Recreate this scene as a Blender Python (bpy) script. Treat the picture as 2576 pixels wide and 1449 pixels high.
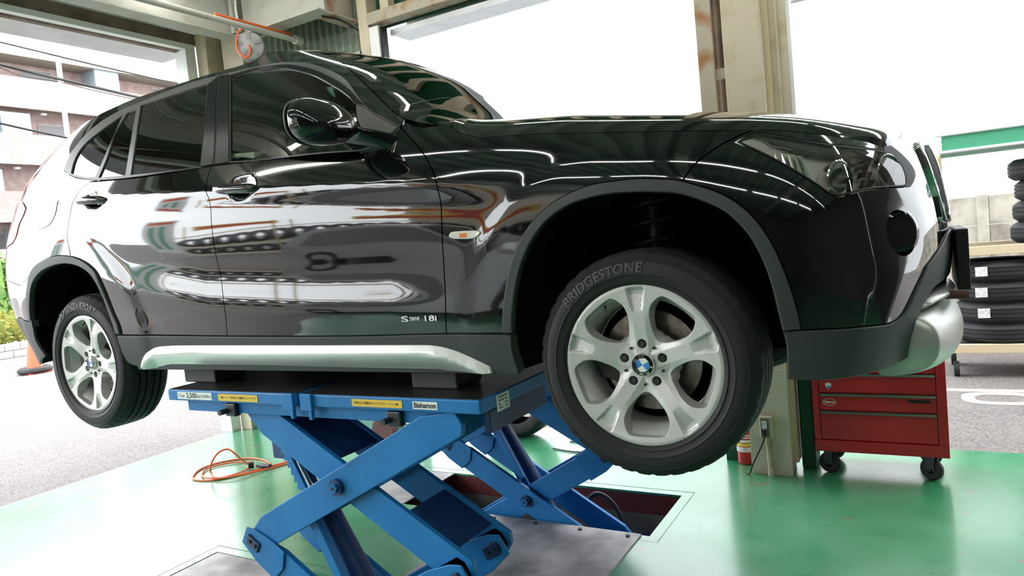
import bpy, bmesh, math, random
import numpy as np
from mathutils import Vector, Matrix
from mathutils.geometry import delaunay_2d_cdt

for _o in list(bpy.data.objects):
    bpy.data.objects.remove(_o, do_unlink=True)
SC = bpy.context.scene
COL = SC.collection
random.seed(7)
RNG = np.random.default_rng(11)

# ------------------------------------------------------------------ camera
FPX, CX, CY = 1758.6, 1288.0, 724.5
YAW, PITCH, ROLL = math.radians(-30.0805), math.radians(-3.6939), math.radians(-5.4877)
HUB = 1.10                                   # wheel hub height above the floor (car is lifted)
CAM = np.array([0.682, -1.8586, 0.380 + HUB])
def _cam_axes():
    f = np.array([math.sin(YAW), math.cos(YAW), 0.0]); r = np.array([math.cos(YAW), -math.sin(YAW), 0.0]); u = np.array([0, 0, 1.0])
    f2 = f*math.cos(PITCH) + u*math.sin(PITCH); u2 = u*math.cos(PITCH) - f*math.sin(PITCH)
    return r*math.cos(ROLL) + u2*math.sin(ROLL), u2*math.cos(ROLL) - r*math.sin(ROLL), f2
CR, CU, CF = _cam_axes()
cam = bpy.data.objects.new('camera', bpy.data.cameras.new('camera')); COL.objects.link(cam)
cam.data.sensor_fit = 'HORIZONTAL'; cam.data.sensor_width = 36.0
cam.data.lens = 36.0 * FPX / 2576.0
cam.data.clip_start = 0.05; cam.data.clip_end = 400
cam.matrix_world = Matrix(((CR[0], CU[0], -CF[0], CAM[0]), (CR[1], CU[1], -CF[1], CAM[1]), (CR[2], CU[2], -CF[2], CAM[2]), (0, 0, 0, 1)))
SC.camera = cam

# ------------------------------------------------------------------ sky and exposure
world = bpy.data.worlds.new('overcast_sky'); SC.world = world; world.use_nodes = True
_bg = world.node_tree.nodes['Background']
_bg.inputs[0].default_value = (0.93, 0.97, 1.0, 1); _bg.inputs[1].default_value = 7.6
SC.view_settings.view_transform = 'Standard'; SC.view_settings.look = 'None'
SC.view_settings.exposure = 0.0; SC.view_settings.gamma = 1.0
SC.view_settings.use_curve_mapping = False

def ray(px, py):
    return CR*((px-CX)/FPX) - CU*((py-CY)/FPX) + CF
def at(px, py, axis, val):
    d = ray(px, py); return CAM + d*((val-CAM[axis])/d[axis])
def project(P):
    q = np.asarray(P, float) - CAM
    w = q @ CF
    return np.stack([CX + FPX*(q @ CR)/w, CY - FPX*(q @ CU)/w], -1)

# ------------------------------------------------------------------ materials
MATS = {}
def _nt(name):
    m = bpy.data.materials.new(name); m.use_nodes = True; MATS[name] = m
    return m, m.node_tree, m.node_tree.nodes['Principled BSDF']
def mat(name, col, rough=.5, metal=0.0, coat=0.0, spec=.5, emit=None, estr=0, trans=0, ior=1.45, var=0.0, scale=8.0, bump=0.0, bscale=40.0, col2=None, mix=(.45, .6), alpha=1.0, detail=4.0, stretch=None):
    """Principled material with optional procedural noise colour variation (col -> col2) and bump."""
    m, nt, b = _nt(name)
    N, L = nt.nodes, nt.links
    b.inputs['Base Color'].default_value = (*col, 1); b.inputs['Roughness'].default_value = rough
    b.inputs['Metallic'].default_value = metal; b.inputs['Coat Weight'].default_value = coat
    b.inputs['Coat Roughness'].default_value = .03
    b.inputs['Specular IOR Level'].default_value = spec; b.inputs['IOR'].default_value = ior
    b.inputs['Transmission Weight'].default_value = trans; b.inputs['Alpha'].default_value = alpha
    if emit: b.inputs['Emission Color'].default_value = (*emit, 1); b.inputs['Emission Strength'].default_value = estr
    if var or bump or col2:
        tc = N.new('ShaderNodeTexCoord'); vec = tc.outputs['Object']
        if stretch:
            mp = N.new('ShaderNodeMapping'); mp.inputs['Scale'].default_value = stretch; L.new(vec, mp.inputs[0]); vec = mp.outputs[0]
    if var or col2:
        n = N.new('ShaderNodeTexNoise'); n.inputs['Scale'].default_value = scale; n.inputs['Detail'].default_value = detail
        L.new(vec, n.inputs['Vector'])
        r = N.new('ShaderNodeValToRGB'); L.new(n.outputs['Fac'], r.inputs[0])
        c2 = col2 if col2 else tuple(min(1, c*(1+var)) for c in col)
        c1 = col if col2 else tuple(c*(1-var) for c in col)
        r.color_ramp.elements[0].position = mix[0]; r.color_ramp.elements[0].color = (*c1, 1)
        r.color_ramp.elements[1].position = mix[1]; r.color_ramp.elements[1].color = (*c2, 1)
        L.new(r.outputs[0], b.inputs['Base Color'])
    if bump:
        n2 = N.new('ShaderNodeTexNoise'); n2.inputs['Scale'].default_value = bscale; n2.inputs['Detail'].default_value = 3
        L.new(vec, n2.inputs['Vector'])
        bp = N.new('ShaderNodeBump'); bp.inputs['Strength'].default_value = bump; bp.inputs['Distance'].default_value = .004
        L.new(n2.outputs['Fac'], bp.inputs['Height']); L.new(bp.outputs[0], b.inputs['Normal'])
    return m

mat('paint', (.0035, .0038, .0042), .06, coat=1.0, spec=.5)
mat('gloss_black', (.004, .004, .005), .08, coat=.6)
mat('liner', (.004, .004, .0045), .9, spec=.05)
mat('cladding', (.050, .055, .055), .48, spec=.35, bump=.08, bscale=900)
mat('trim_grey', (.16, .15, .15), .35, spec=.5)
mat('pillar_black', (.012, .013, .013), .28)
mat('sill_silver', (.60, .60, .58), .35, metal=.55)
mat('chrome', (.75, .75, .75), .08, metal=1.0)
mat('rim_silver', (.57, .56, .55), .40, metal=.35, coat=.25)
mat('rubber', (.020, .020, .0215), .58, spec=.35, bump=.10, bscale=260)
mat('rubber_text', (.045, .045, .047), .5)
mat('disc_steel', (.22, .19, .17), .35, metal=.9, var=.2, scale=30)
mat('brake', (.035, .033, .032), .6, metal=.3)
mat('amber', (.75, .18, .05), .3)
mat('marker_lens', (.72, .70, .62), .15, coat=.6)
mat('tail_red', (.55, .02, .03), .12, coat=1.0)
mat('lamp_chrome', (.85, .83, .78), .12, metal=1.0)
mat('lamp_beige', (.90, .88, .83), .4, metal=.0)
mat('white', (.8, .8, .8), .5)
mat('black', (.008, .008, .008), .5)
mat('blue_enamel', (.02, .20, .62), .2, coat=.5)
mat('white_enamel', (.8, .8, .78), .2, coat=.5)
mat('seat', (.012, .013, .014), .8)
mat('lift_blue', (.008, .155, .43), .42, spec=.4, col2=(.018, .195, .50), scale=5, mix=(.3, .7), bump=.05, bscale=120)
mat('lift_navy', (.006, .030, .105), .45, col2=(.010, .045, .15), scale=4)
mat('lift_deck', (.012, .013, .013), .34, col2=(.022, .022, .022), scale=30, bump=.25, bscale=160)
mat('rust', (.16, .065, .03), .85, col2=(.09, .05, .03), scale=30)
mat('dark_steel', (.05, .055, .06), .45, metal=.6)
mat('pad_rubber', (.055, .056, .058), .6, bump=.3, bscale=60)
mat('sticker_white', (.80, .83, .80), .45)
mat('sticker_yellow', (.78, .50, .05), .45)
mat('ink', (.02, .02, .02), .5)
mat('toolbox_red', (.46, .014, .022), .28, coat=.4, var=.1, scale=3)
mat('green_trim', (.10, .20, .14), .3, metal=.4)
mat('caster_rubber', (.02, .02, .022), .6)
mat('hose_orange', (.72, .13, .035), .4)
mat('extinguisher_red', (.50, .012, .02), .25, coat=.5)
mat('cone_orange', (.85, .09, .03), .5)
mat('beige_steel', (.60, .53, .40), .6, col2=(.48, .38, .24), scale=9, mix=(.52, .75), detail=8, bump=.06, bscale=30)
mat('beam_paint', (.44, .44, .39), .55, col2=(.36, .34, .28), scale=6, mix=(.5, .75), detail=7)
mat('rusty_paint', (.45, .40, .31), .65, col2=(.33, .16, .06), scale=7, mix=(.5, .68), detail=8)
mat('brown_beam', (.20, .15, .11), .65, col2=(.13, .09, .07), scale=6)
mat('jamb_white', (.84, .85, .83), .5, var=.04, scale=5)
mat('wall_green', (.18, .24, .19), .55, col2=(.24, .25, .19), scale=2, mix=(.35, .7))
mat('ceiling_green', (.40, .47, .41), .6, var=.08, scale=1.5)
mat('shutter_steel', (.50, .51, .53), .4, metal=.3, var=.06, scale=4)
mat('plaster_white', (.80, .81, .82), .7, bump=.9, bscale=25)
mat('reel_grey', (.36, .37, .38), .4)
mat('cable_black', (.01, .01, .01), .5)
mat('teal_paint', (.14, .30, .26), .45)
mat('dark_green', (.008, .075, .032), .45)
mat('concrete_dirty', (.42, .39, .33), .9, col2=(.16, .14, .11), scale=3.5, mix=(.42, .7), detail=9, bump=.3, bscale=60)
mat('pit_concrete', (.20, .17, .13), .9, col2=(.07, .06, .05), scale=5, mix=(.35, .75), detail=8)
mat('pit_red', (.13, .02, .015), .7)
mat('steel_plate', (.40, .375, .37), .45, metal=.25, col2=(.12, .115, .12), scale=4.5, mix=(.38, .70), detail=8, bump=.06, bscale=200)
mat('rack_beige', (.66, .54, .36), .5)
mat('paper', (.72, .70, .70), .6, var=.12, scale=40)
mat('awning_green', (.06, .30, .17), .6)
mat('road_paint', (.40, .36, .32), .8)
mat('tube_light', (1, 1, 1), .5, emit=(1.0, 1.0, .93), estr=40.0)
mat('fixture_white', (.7, .7, .68), .4)
mat('hedge', (.07, .15, .035), .8, col2=(.16, .25, .06), scale=6)
mat('hedge_yellow', (.28, .26, .05), .8, col2=(.16, .22, .05), scale=6)
mat('kerb_stone', (.42, .40, .38), .9, var=.1)
mat('brick_grey', (.45, .43, .42), .9, var=.1)
mat('pink_tile', (.26, .18, .165), .75, col2=(.32, .235, .215), scale=2.5, detail=6)
mat('slab_cream', (.28, .245, .20), .75)
mat('panel_blue', (.22, .27, .30), .35)
mat('window_dark', (.13, .115, .12), .3)
mat('window_frame', (.30, .27, .26), .5)
mat('pole_white', (.75, .76, .78), .4)
mat('banner_yellow', (.75, .55, .06), .6)
mat('banner_red', (.60, .06, .05), .6)
mat('silver_car', (.40, .42, .42), .3, metal=.5, coat=.6)
mat('mesh_white', (.7, .7, .68), .6)
mat('brown_rubber', (.10, .035, .03), .6)
mat('interior_wall', (.10, .095, .09), .8)
mat('cardboard', (.38, .25, .14), .8)

def glass_mat(name, tint, transp):
    m, nt, b = _nt(name); N, L = nt.nodes, nt.links
    N.remove(b)
    out = N['Material Output']; mx = N.new('ShaderNodeMixShader'); fr = N.new('ShaderNodeFresnel'); fr.inputs[0].default_value = 1.8
    gl = N.new('ShaderNodeBsdfGlossy'); gl.inputs['Roughness'].default_value = .015; gl.inputs['Color'].default_value = (1, 1, 1, 1)
    tr = N.new('ShaderNodeBsdfTransparent'); tr.inputs[0].default_value = (*tint, 1)
    L.new(fr.outputs[0], mx.inputs[0]); L.new(tr.outputs[0], mx.inputs[1]); L.new(gl.outputs[0], mx.inputs[2]); L.new(mx.outputs[0], out.inputs[0])
    return m
glass_mat('glass_tint', (.20, .27, .24), .2)
glass_mat('glass_screen', (.045, .055, .05), .1)
glass_mat('glass_privacy', (.03, .035, .035), .1)
glass_mat('glass_clear', (.86, .88, .86), .9)

def floor_material():
    m, nt, b = _nt('green_epoxy'); N, L = nt.nodes, nt.links
    tc = N.new('ShaderNodeTexCoord'); v = tc.outputs['Object']
    def noise(scale, detail=6, rough=.6):
        n = N.new('ShaderNodeTexNoise'); n.inputs['Scale'].default_value = scale; n.inputs['Detail'].default_value = detail; n.inputs['Roughness'].default_value = rough
        L.new(v, n.inputs['Vector']); return n.outputs['Fac']
    def ramp(inp, p0, p1, c0=(0, 0, 0, 1), c1=(1, 1, 1, 1)):
        r = N.new('ShaderNodeValToRGB'); r.color_ramp.elements[0].position = p0; r.color_ramp.elements[1].position = p1
        r.color_ramp.elements[0].color = c0; r.color_ramp.elements[1].color = c1; L.new(inp, r.inputs[0]); return r.outputs[0]
    def mixc(f, a, bcol):
        x = N.new('ShaderNodeMix'); x.data_type = 'RGBA'; L.new(f, x.inputs[0])
        (L.new(a, x.inputs[6]) if hasattr(a, 'links') else None)
        x.inputs[7].default_value = bcol; return x.outputs[2]
    base = ramp(noise(1.3), .3, .75, (.028, .215, .088, 1), (.050, .275, .130, 1))
    wear = mixc(ramp(noise(.9, 3), .45, .8), base, (.15, .36, .24, 1))
    patch = mixc(ramp(noise(3.2, 9, .7), .625, .65), wear, (.21, .125, .095, 1))
    spots = mixc(ramp(noise(30, 3), .70, .72), patch, (.03, .035, .03, 1))
    dirt = mixc(ramp(noise(60, 6, .8), .58, .85), spots, (.08, .15, .10, 1))
    L.new(dirt, b.inputs['Base Color'])
    rr = ramp(noise(3.0, 5), .3, .7, (.22, .22, .22, 1), (.40, .40, .40, 1)); L.new(rr, b.inputs['Roughness'])
    b.inputs['Coat Weight'].default_value = 1.0; b.inputs['Coat Roughness'].default_value = .17
    bp = N.new('ShaderNodeBump'); bp.inputs['Strength'].default_value = .04; bp.inputs['Distance'].default_value = .01
    L.new(noise(14, 4), bp.inputs['Height']); L.new(bp.outputs[0], b.inputs['Normal'])
floor_material()
def worn_blue():
    """lift paint: blue with slow tone changes, scuffs and small rusty chips"""
    m = MATS['lift_blue']; nt = m.node_tree; N, L = nt.nodes, nt.links; b = N['Principled BSDF']
    src = b.inputs['Base Color'].links[0].from_socket; tc = [n for n in N if n.type == 'TEX_COORD'][0]
    for scale, p0, p1, col in ((3.2, .56, .80, (.02, .10, .24, 1)), (34, .70, .73, (.10, .075, .06, 1)), (9, .69, .74, (.05, .09, .14, 1))):
        n = N.new('ShaderNodeTexNoise'); n.inputs['Scale'].default_value = scale; n.inputs['Detail'].default_value = 8; n.inputs['Roughness'].default_value = .65; L.new(tc.outputs['Object'], n.inputs['Vector'])
        r = N.new('ShaderNodeValToRGB'); r.color_ramp.elements[0].position = p0; r.color_ramp.elements[1].position = p1; L.new(n.outputs['Fac'], r.inputs[0])
        x = N.new('ShaderNodeMix'); x.data_type = 'RGBA'; L.new(r.outputs[0], x.inputs[0]); L.new(src, x.inputs[6]); x.inputs[7].default_value = col; src = x.outputs[2]
    L.new(src, b.inputs['Base Color'])
worn_blue()
def asphalt_material():
    m, nt, b = _nt('asphalt'); N, L = nt.nodes, nt.links
    tc = N.new('ShaderNodeTexCoord')
    n = N.new('ShaderNodeTexNoise'); n.inputs['Scale'].default_value = 60; n.inputs['Detail'].default_value = 4; L.new(tc.outputs['Object'], n.inputs['Vector'])
    n2 = N.new('ShaderNodeTexNoise'); n2.inputs['Scale'].default_value = 1.2; n2.inputs['Detail'].default_value = 6; L.new(tc.outputs['Object'], n2.inputs['Vector'])
    r = N.new('ShaderNodeValToRGB'); r.color_ramp.elements[0].position = .3; r.color_ramp.elements[1].position = .72
    r.color_ramp.elements[0].color = (.085, .078, .075, 1); r.color_ramp.elements[1].color = (.24, .22, .21, 1); L.new(n.outputs['Fac'], r.inputs[0])
    r2 = N.new('ShaderNodeValToRGB'); r2.color_ramp.elements[0].color = (.75, .75, .75, 1); r2.color_ramp.elements[1].color = (1.15, 1.12, 1.1, 1); L.new(n2.outputs['Fac'], r2.inputs[0])
    x = N.new('ShaderNodeMix'); x.data_type = 'RGBA'; x.blend_type = 'MULTIPLY'; x.inputs[0].default_value = 1; L.new(r.outputs[0], x.inputs[6]); L.new(r2.outputs[0], x.inputs[7])
    L.new(x.outputs[2], b.inputs['Base Color']); b.inputs['Roughness'].default_value = .85
    bp = N.new('ShaderNodeBump'); bp.inputs['Strength'].default_value = .5; bp.inputs['Distance'].default_value = .006; L.new(n.outputs['Fac'], bp.inputs['Height']); L.new(bp.outputs[0], b.inputs['Normal'])
asphalt_material()

# ------------------------------------------------------------------ object helpers
def M(m): return MATS[m] if isinstance(m, str) else m
def link(name, me, m=None, parent=None, smooth=False):
    if m is not None: me.materials.append(M(m))
    o = bpy.data.objects.new(name, me); COL.objects.link(o)
    if smooth: me.polygons.foreach_set('use_smooth', [True]*len(me.polygons))
    if parent is not None:
        o.parent = parent            # meshes hold world coordinates; only empties are displaced
        if parent.type == 'EMPTY': o.matrix_parent_inverse = Matrix.Translation(-Vector(parent.location))
    return o
def tag(o, label, cat, group=None):
    o['label'] = label; o['category'] = cat
    if group: o['group'] = group
    return o
def thing(name, label, cat, loc, group=None):
    o = bpy.data.objects.new(name, None); COL.objects.link(o); o.location = loc; o.empty_display_size = .1
    return tag(o, label, cat, group)
def struct(o): o['kind'] = 'structure'; return o
class MB:
    """collects polygons (world coordinates) for ONE mesh object"""
    def __init__(s): s.v = []; s.f = []
    def add(s, verts, faces):
        k = len(s.v); s.v += [tuple(map(float, v)) for v in verts]; s.f += [tuple(i+k for i in f) for f in faces]; return s
    def box(s, lo, hi, R=None, c=None):
        x0, y0, z0 = lo; x1, y1, z1 = hi
        V = [(x0, y0, z0), (x1, y0, z0), (x1, y1, z0), (x0, y1, z0), (x0, y0, z1), (x1, y0, z1), (x1, y1, z1), (x0, y1, z1)]
        if R is not None:
            c = Vector(c); V = [tuple(R @ Vector(v) + c) for v in V]
        return s.add(V, [(0, 3, 2, 1), (4, 5, 6, 7), (0, 1, 5, 4), (1, 2, 6, 5), (2, 3, 7, 6), (3, 0, 4, 7)])
    def cbox(s, c, d, R=None):
        h = [t/2 for t in d]
        if R is None: return s.box([c[i]-h[i] for i in range(3)], [c[i]+h[i] for i in range(3)])
        return s.box([-t for t in h], h, R, c)
    def prism(s, poly, axis, a, b):
        """polygon in the two other axes, extruded from a to b along axis (0 x,1 y,2 z)"""
        n = len(poly)
        def P(p, t):
            return (t, p[0], p[1]) if axis == 0 else ((p[0], t, p[1]) if axis == 1 else (p[0], p[1], t))
        V = [P(p, a) for p in poly] + [P(p, b) for p in poly]
        F = [tuple(range(n)), tuple(range(2*n-1, n-1, -1))] + [(i, i+n, (i+1) % n+n, (i+1) % n) for i in range(n)]
        return s.add(V, F)
    def cyl(s, p0, p1, r0, r1=None, n=20, caps=True):
        r1 = r0 if r1 is None else r1
        p0 = np.array(p0, float); p1 = np.array(p1, float); d = p1-p0; d /= np.linalg.norm(d)
        a = np.cross(d, [0, 0, 1]) if abs(d[2]) < .9 else np.cross(d, [1, 0, 0]); a /= np.linalg.norm(a); b = np.cross(d, a)
        V = []
        for p, r in ((p0, r0), (p1, r1)):
            V += [p + r*(a*math.cos(2*math.pi*k/n) + b*math.sin(2*math.pi*k/n)) for k in range(n)]
        F = [(k, (k+1) % n, (k+1) % n+n, k+n) for k in range(n)]
        if caps: F += [tuple(range(n-1, -1, -1)), tuple(range(n, 2*n))]
        return s.add(V, F)
    def tube(s, pts, r, n=10, closed=False):
        pts = [np.array(p, float) for p in pts]; m = len(pts); V = []; ref = None
        for i in range(m):
            t = pts[(i+1) % m if closed else min(i+1, m-1)] - pts[(i-1) % m if closed else max(i-1, 0)]; t /= np.linalg.norm(t)+1e-12
            if ref is None: ref = np.cross(t, [0, 0, 1.]) if abs(t[2]) < .9 else np.cross(t, [1., 0, 0])
            ref = ref - t*(ref @ t); ref /= np.linalg.norm(ref); b = np.cross(t, ref)
            rr = r[i] if hasattr(r, '__len__') else r
            V += [pts[i] + rr*(ref*math.cos(2*math.pi*k/n) + b*math.sin(2*math.pi*k/n)) for k in range(n)]
        F = []
        for i in range(m if closed else m-1):
            j = (i+1) % m
            F += [(i*n+k, i*n+(k+1) % n, j*n+(k+1) % n, j*n+k) for k in range(n)]
        if not closed: F += [tuple(range(n-1, -1, -1)), tuple(range((m-1)*n, m*n))]
        return s.add(V, F)
    def lathe(s, prof, c, axis, n=48, closed=False):
        """prof: list of (radius, offset along axis); axis index; revolve about c"""
        c = np.array(c, float); m = len(prof); V = []
        e = np.eye(3); A = e[axis]; U = e[(axis+1) % 3]; W = e[(axis+2) % 3]
        for k in range(n):
            t = 2*math.pi*k/n
            V += [c + A*h + r*(U*math.cos(t)+W*math.sin(t)) for r, h in prof]
        F = []
        for k in range(n):
            j = (k+1) % n
            for i in range(m if closed else m-1):
                i2 = (i+1) % m
                F.append((k*m+i, k*m+i2, j*m+i2, j*m+i))
        return s.add(V, F)
    def mesh(s, name, fix=True):
        me = bpy.data.meshes.new(name); me.from_pydata(s.v, [], s.f); me.update()
        if fix:
            bm = bmesh.new(); bm.from_mesh(me); bmesh.ops.recalc_face_normals(bm, faces=bm.faces); bm.to_mesh(me); bm.free()
        return me
    def build(s, name, m, parent=None, bevel=0.0, smooth=None, seg=2):
        me = s.mesh(name); o = link(name, me, m, parent)
        if bevel:
            bv = o.modifiers.new('bevel', 'BEVEL'); bv.width = bevel; bv.segments = seg; bv.limit_method = 'ANGLE'; bv.angle_limit = math.radians(40)
            bv.harden_normals = False
        if smooth:
            me.polygons.foreach_set('use_smooth', [True]*len(me.polygons))
            me.set_sharp_from_angle(angle=math.radians(smooth))
        return o
def text_mesh(txt, size, depth=.0008, font_shear=0.0, bold=0.0, align='CENTER', spacing=1.0):
    """flat text -> list of verts/faces in local xy, z extrusion"""
    cu = bpy.data.curves.new('txt', 'FONT'); cu.body = txt; cu.size = size; cu.extrude = depth; cu.align_x = align; cu.align_y = 'CENTER'
    cu.shear = font_shear; cu.offset = bold; cu.resolution_u = 3; cu.space_character = spacing
    o = bpy.data.objects.new('txt', cu); COL.objects.link(o)
    dg = bpy.context.evaluated_depsgraph_get(); dg.update()
    me = bpy.data.meshes.new_from_object(o.evaluated_get(dg))
    V = [tuple(v.co) for v in me.vertices]; F = [tuple(p.vertices) for p in me.polygons]
    bpy.data.objects.remove(o, do_unlink=True); bpy.data.curves.remove(cu); bpy.data.meshes.remove(me)
    return V, F
def text_obj(name, txt, size, origin, ex, ey, m, parent=None, width=None, **kw):
    """text laid on a plane: origin, unit axes ex (reading direction) and ey (up)"""
    V, F = text_mesh(txt, size, **kw)
    if not V: return None
    V = np.array(V); ex = np.array(ex, float); ey = np.array(ey, float); ez = np.cross(ex, ey)
    if width:
        w = V[:, 0].max()-V[:, 0].min(); V[:, 0] *= width/w
    P = np.array(origin) + V[:, :1]*ex + V[:, 1:2]*ey + V[:, 2:3]*ez
    mb = MB(); mb.add(P, F)
    me = mb.mesh(name, fix=False); return link(name, me, m, parent)
def arc(c, r, a0, a1, n):
    return [(c[0]+r*math.cos(math.radians(a0+(a1-a0)*k/n)), c[1]+r*math.sin(math.radians(a0+(a1-a0)*k/n))) for k in range(n+1)]
def smooth_path(pts, k=8, closed=False):
    P = [np.array(p, float) for p in pts]; n = len(P); out = []
    for i in range(n if closed else n-1):
        g = lambda j: P[j % n] if closed else P[min(max(j, 0), n-1)]
        p0, p1, p2, p3 = g(i-1), g(i), g(i+1), g(i+2)
        for t in np.linspace(0, 1, k, endpoint=False):
            out.append(.5*((2*p1)+(p2-p0)*t+(2*p0-5*p1+4*p2-p3)*t*t+(3*p1-p0-3*p2+p3)*t**3))
    if not closed: out.append(P[-1])
    return out
def copy_tree(o, parent=None, offset=(0, 0, 0)):
    c = o.copy(); COL.objects.link(c)
    if parent is not None: c.parent = parent
    else: c.location = Vector(o.location) + Vector(offset)
    for ch in o.children: copy_tree(ch, c)
    return c
# ================================================================== car body surfaces
# coordinates: x forward, y away from the camera (car centre plane YC), z relative to the wheel hub
YC = 0.855
def nspl_matrix(t):
    """second-derivative operator of the natural cubic spline through nodes t"""
    n = len(t); h = np.diff(t); A = np.zeros((n, n)); Bm = np.zeros((n, n)); A[0, 0] = A[-1, -1] = 1
    for i in range(1, n-1):
        A[i, i-1] = h[i-1]; A[i, i] = 2*(h[i-1]+h[i]); A[i, i+1] = h[i]
        Bm[i, i-1] = 6/h[i-1]; Bm[i, i] = -6/h[i-1]-6/h[i]; Bm[i, i+1] = 6/h[i]
    return np.linalg.solve(A, Bm)
def nspl_weights(t, D, q):
    """weights W (m,n) so that value = W @ y"""
    q = np.asarray(q, float); k = np.clip(np.searchsorted(t, q)-1, 0, len(t)-2)
    h = t[k+1]-t[k]; a = (t[k+1]-q)/h; b = (q-t[k])/h
    n = len(t); m = len(q); Wt = np.zeros((m, n)); I = np.arange(m)
    Wt[I, k] += a; Wt[I, k+1] += b
    Wt += ((a**3-a)*h*h/6)[:, None]*D[k] + ((b**3-b)*h*h/6)[:, None]*D[k+1]
    return Wt
class Net:
    def __init__(self, s, z, X, Y, disp=None):
        self.s = np.array(s, float); self.z = np.array(z, float); self.X = np.array(X, float); self.Y = np.array(Y, float)
        self.Ds = nspl_matrix(self.s); self.Dz = nspl_matrix(self.z); self.disp = disp; self._init = None
    def raw(self, s, z):
        s = np.asarray(s, float); z = np.asarray(z, float)
        Ws = nspl_weights(self.s, self.Ds, np.clip(s, self.s[0], self.s[-1])); Wz = nspl_weights(self.z, self.Dz, np.clip(z, self.z[0], self.z[-1]))
        x = np.einsum('mr,rs,ms->m', Wz, self.X, Ws); y = np.einsum('mr,rs,ms->m', Wz, self.Y, Ws)
        return np.stack([x, y, z], -1)
    def __call__(self, s, z):
        P = self.raw(s, z)
        if self.disp is not None: P[:, 1] += self.disp(np.asarray(s, float), np.asarray(z, float))
        return P
    def normal(self, s, z, e=1.5e-3):
        s = np.asarray(s, float); z = np.asarray(z, float)
        ds = self(s+e, z)-self(s-e, z); dz = self(s, z+e)-self(s, z-e)
        n = np.cross(ds, dz); return n/(np.linalg.norm(n, axis=1, keepdims=True)+1e-12)
    def pix(self, s, z):
        P = self(s, z); P = P + np.array([0, 0, HUB]); return project(P)
    def hit(self, pts, s0=None, s1=None):
        """(s,z) of image points, by Newton from the nearest camera-facing sample"""
        if self._init is None:
            gs, gz = np.meshgrid(np.arange(self.s[0], self.s[-1], .03), np.arange(self.z[0], self.z[-1], .03)); gs = gs.ravel(); gz = gz.ravel()
            P = self(gs, gz); n = self.normal(gs, gz); v = CAM - (P+np.array([0, 0, HUB]))
            ok = np.einsum('ij,ij->i', n, v) > 0
            self._init = (gs[ok], gz[ok], self.pix(gs[ok], gz[ok]))
        gs, gz, gp = self._init
        out = []
        for p in pts:
            d = ((gp-np.array(p))**2).sum(1)
            if s0 is not None: d = d + 1e9*((gs < s0) | (gs > s1))
            k = d.argmin(); q = np.array([gs[k], gz[k]])
            for _ in range(12):
                r = self.pix([q[0]], [q[1]])[0]-np.array(p); e = 1e-3
                J = np.stack([(self.pix([q[0]+e], [q[1]])[0]-r-np.array(p))/e, (self.pix([q[0]], [q[1]+e])[0]-r-np.array(p))/e], 1)
                try: dq = np.linalg.solve(J, -r)
                except Exception: break
                L = np.linalg.norm(dq); q = q + dq*min(1, .08/(L+1e-9))
                if L < 1e-5: break
            if np.linalg.norm(q-np.array([gs[k], gz[k]])) > .15: q = np.array([gs[k], gz[k]])
            out.append(tuple(q))
        return out

ZR = [-.05, .10, .25, .40, .55, .70, .85, .95, 1.05, 1.15, 1.24]
S_REAR = [-4.45, -4.0, -3.78, -3.64, -3.48, -3.20]
REAR = [  # per row: centre -> corner -> side  (x, y)
 [(-3.54, .855), (-3.53, .42), (-3.49, .22), (-3.42, .12), (-3.32, .06), (-3.15, .02)],
 [(-3.60, .855), (-3.59, .40), (-3.55, .20), (-3.47, .10), (-3.36, .035), (-3.16, -.008)],
 [(-3.645, .855), (-3.635, .38), (-3.60, .17), (-3.53, .07), (-3.42, .012), (-3.18, -.022)],
 [(-3.655, .855), (-3.645, .38), (-3.61, .16), (-3.55, .06), (-3.44, .005), (-3.19, -.026)],
 [(-3.64, .855), (-3.63, .38), (-3.595, .17), (-3.53, .065), (-3.42, .009), (-3.18, -.022)],
 [(-3.61, .855), (-3.60, .39), (-3.56, .19), (-3.48, .085), (-3.37, .028), (-3.16, -.006)],
 [(-3.57, .855), (-3.555, .40), (-3.51, .21), (-3.42, .115), (-3.30, .062), (-3.11, .029)],
 [(-3.54, .855), (-3.52, .42), (-3.46, .25), (-3.36, .145), (-3.23, .093), (-3.05, .061)],
 [(-3.48, .855), (-3.46, .48), (-3.39, .33), (-3.29, .215), (-3.16, .150), (-2.99, .110)],
 [(-3.35, .855), (-3.32, .53), (-3.24, .38), (-3.14, .262), (-3.02, .203), (-2.88, .170)],
 [(-3.20, .855), (-3.17, .55), (-3.09, .39), (-2.98, .295), (-2.87, .252), (-2.75, .233)]]
S_SIDE = [-2.6, -2.2, -1.8, -1.4]
YSIDE = [.020, -.012, -.020, -.030, -.037, -.022, .026, .058, .104, .164, .228]
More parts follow.
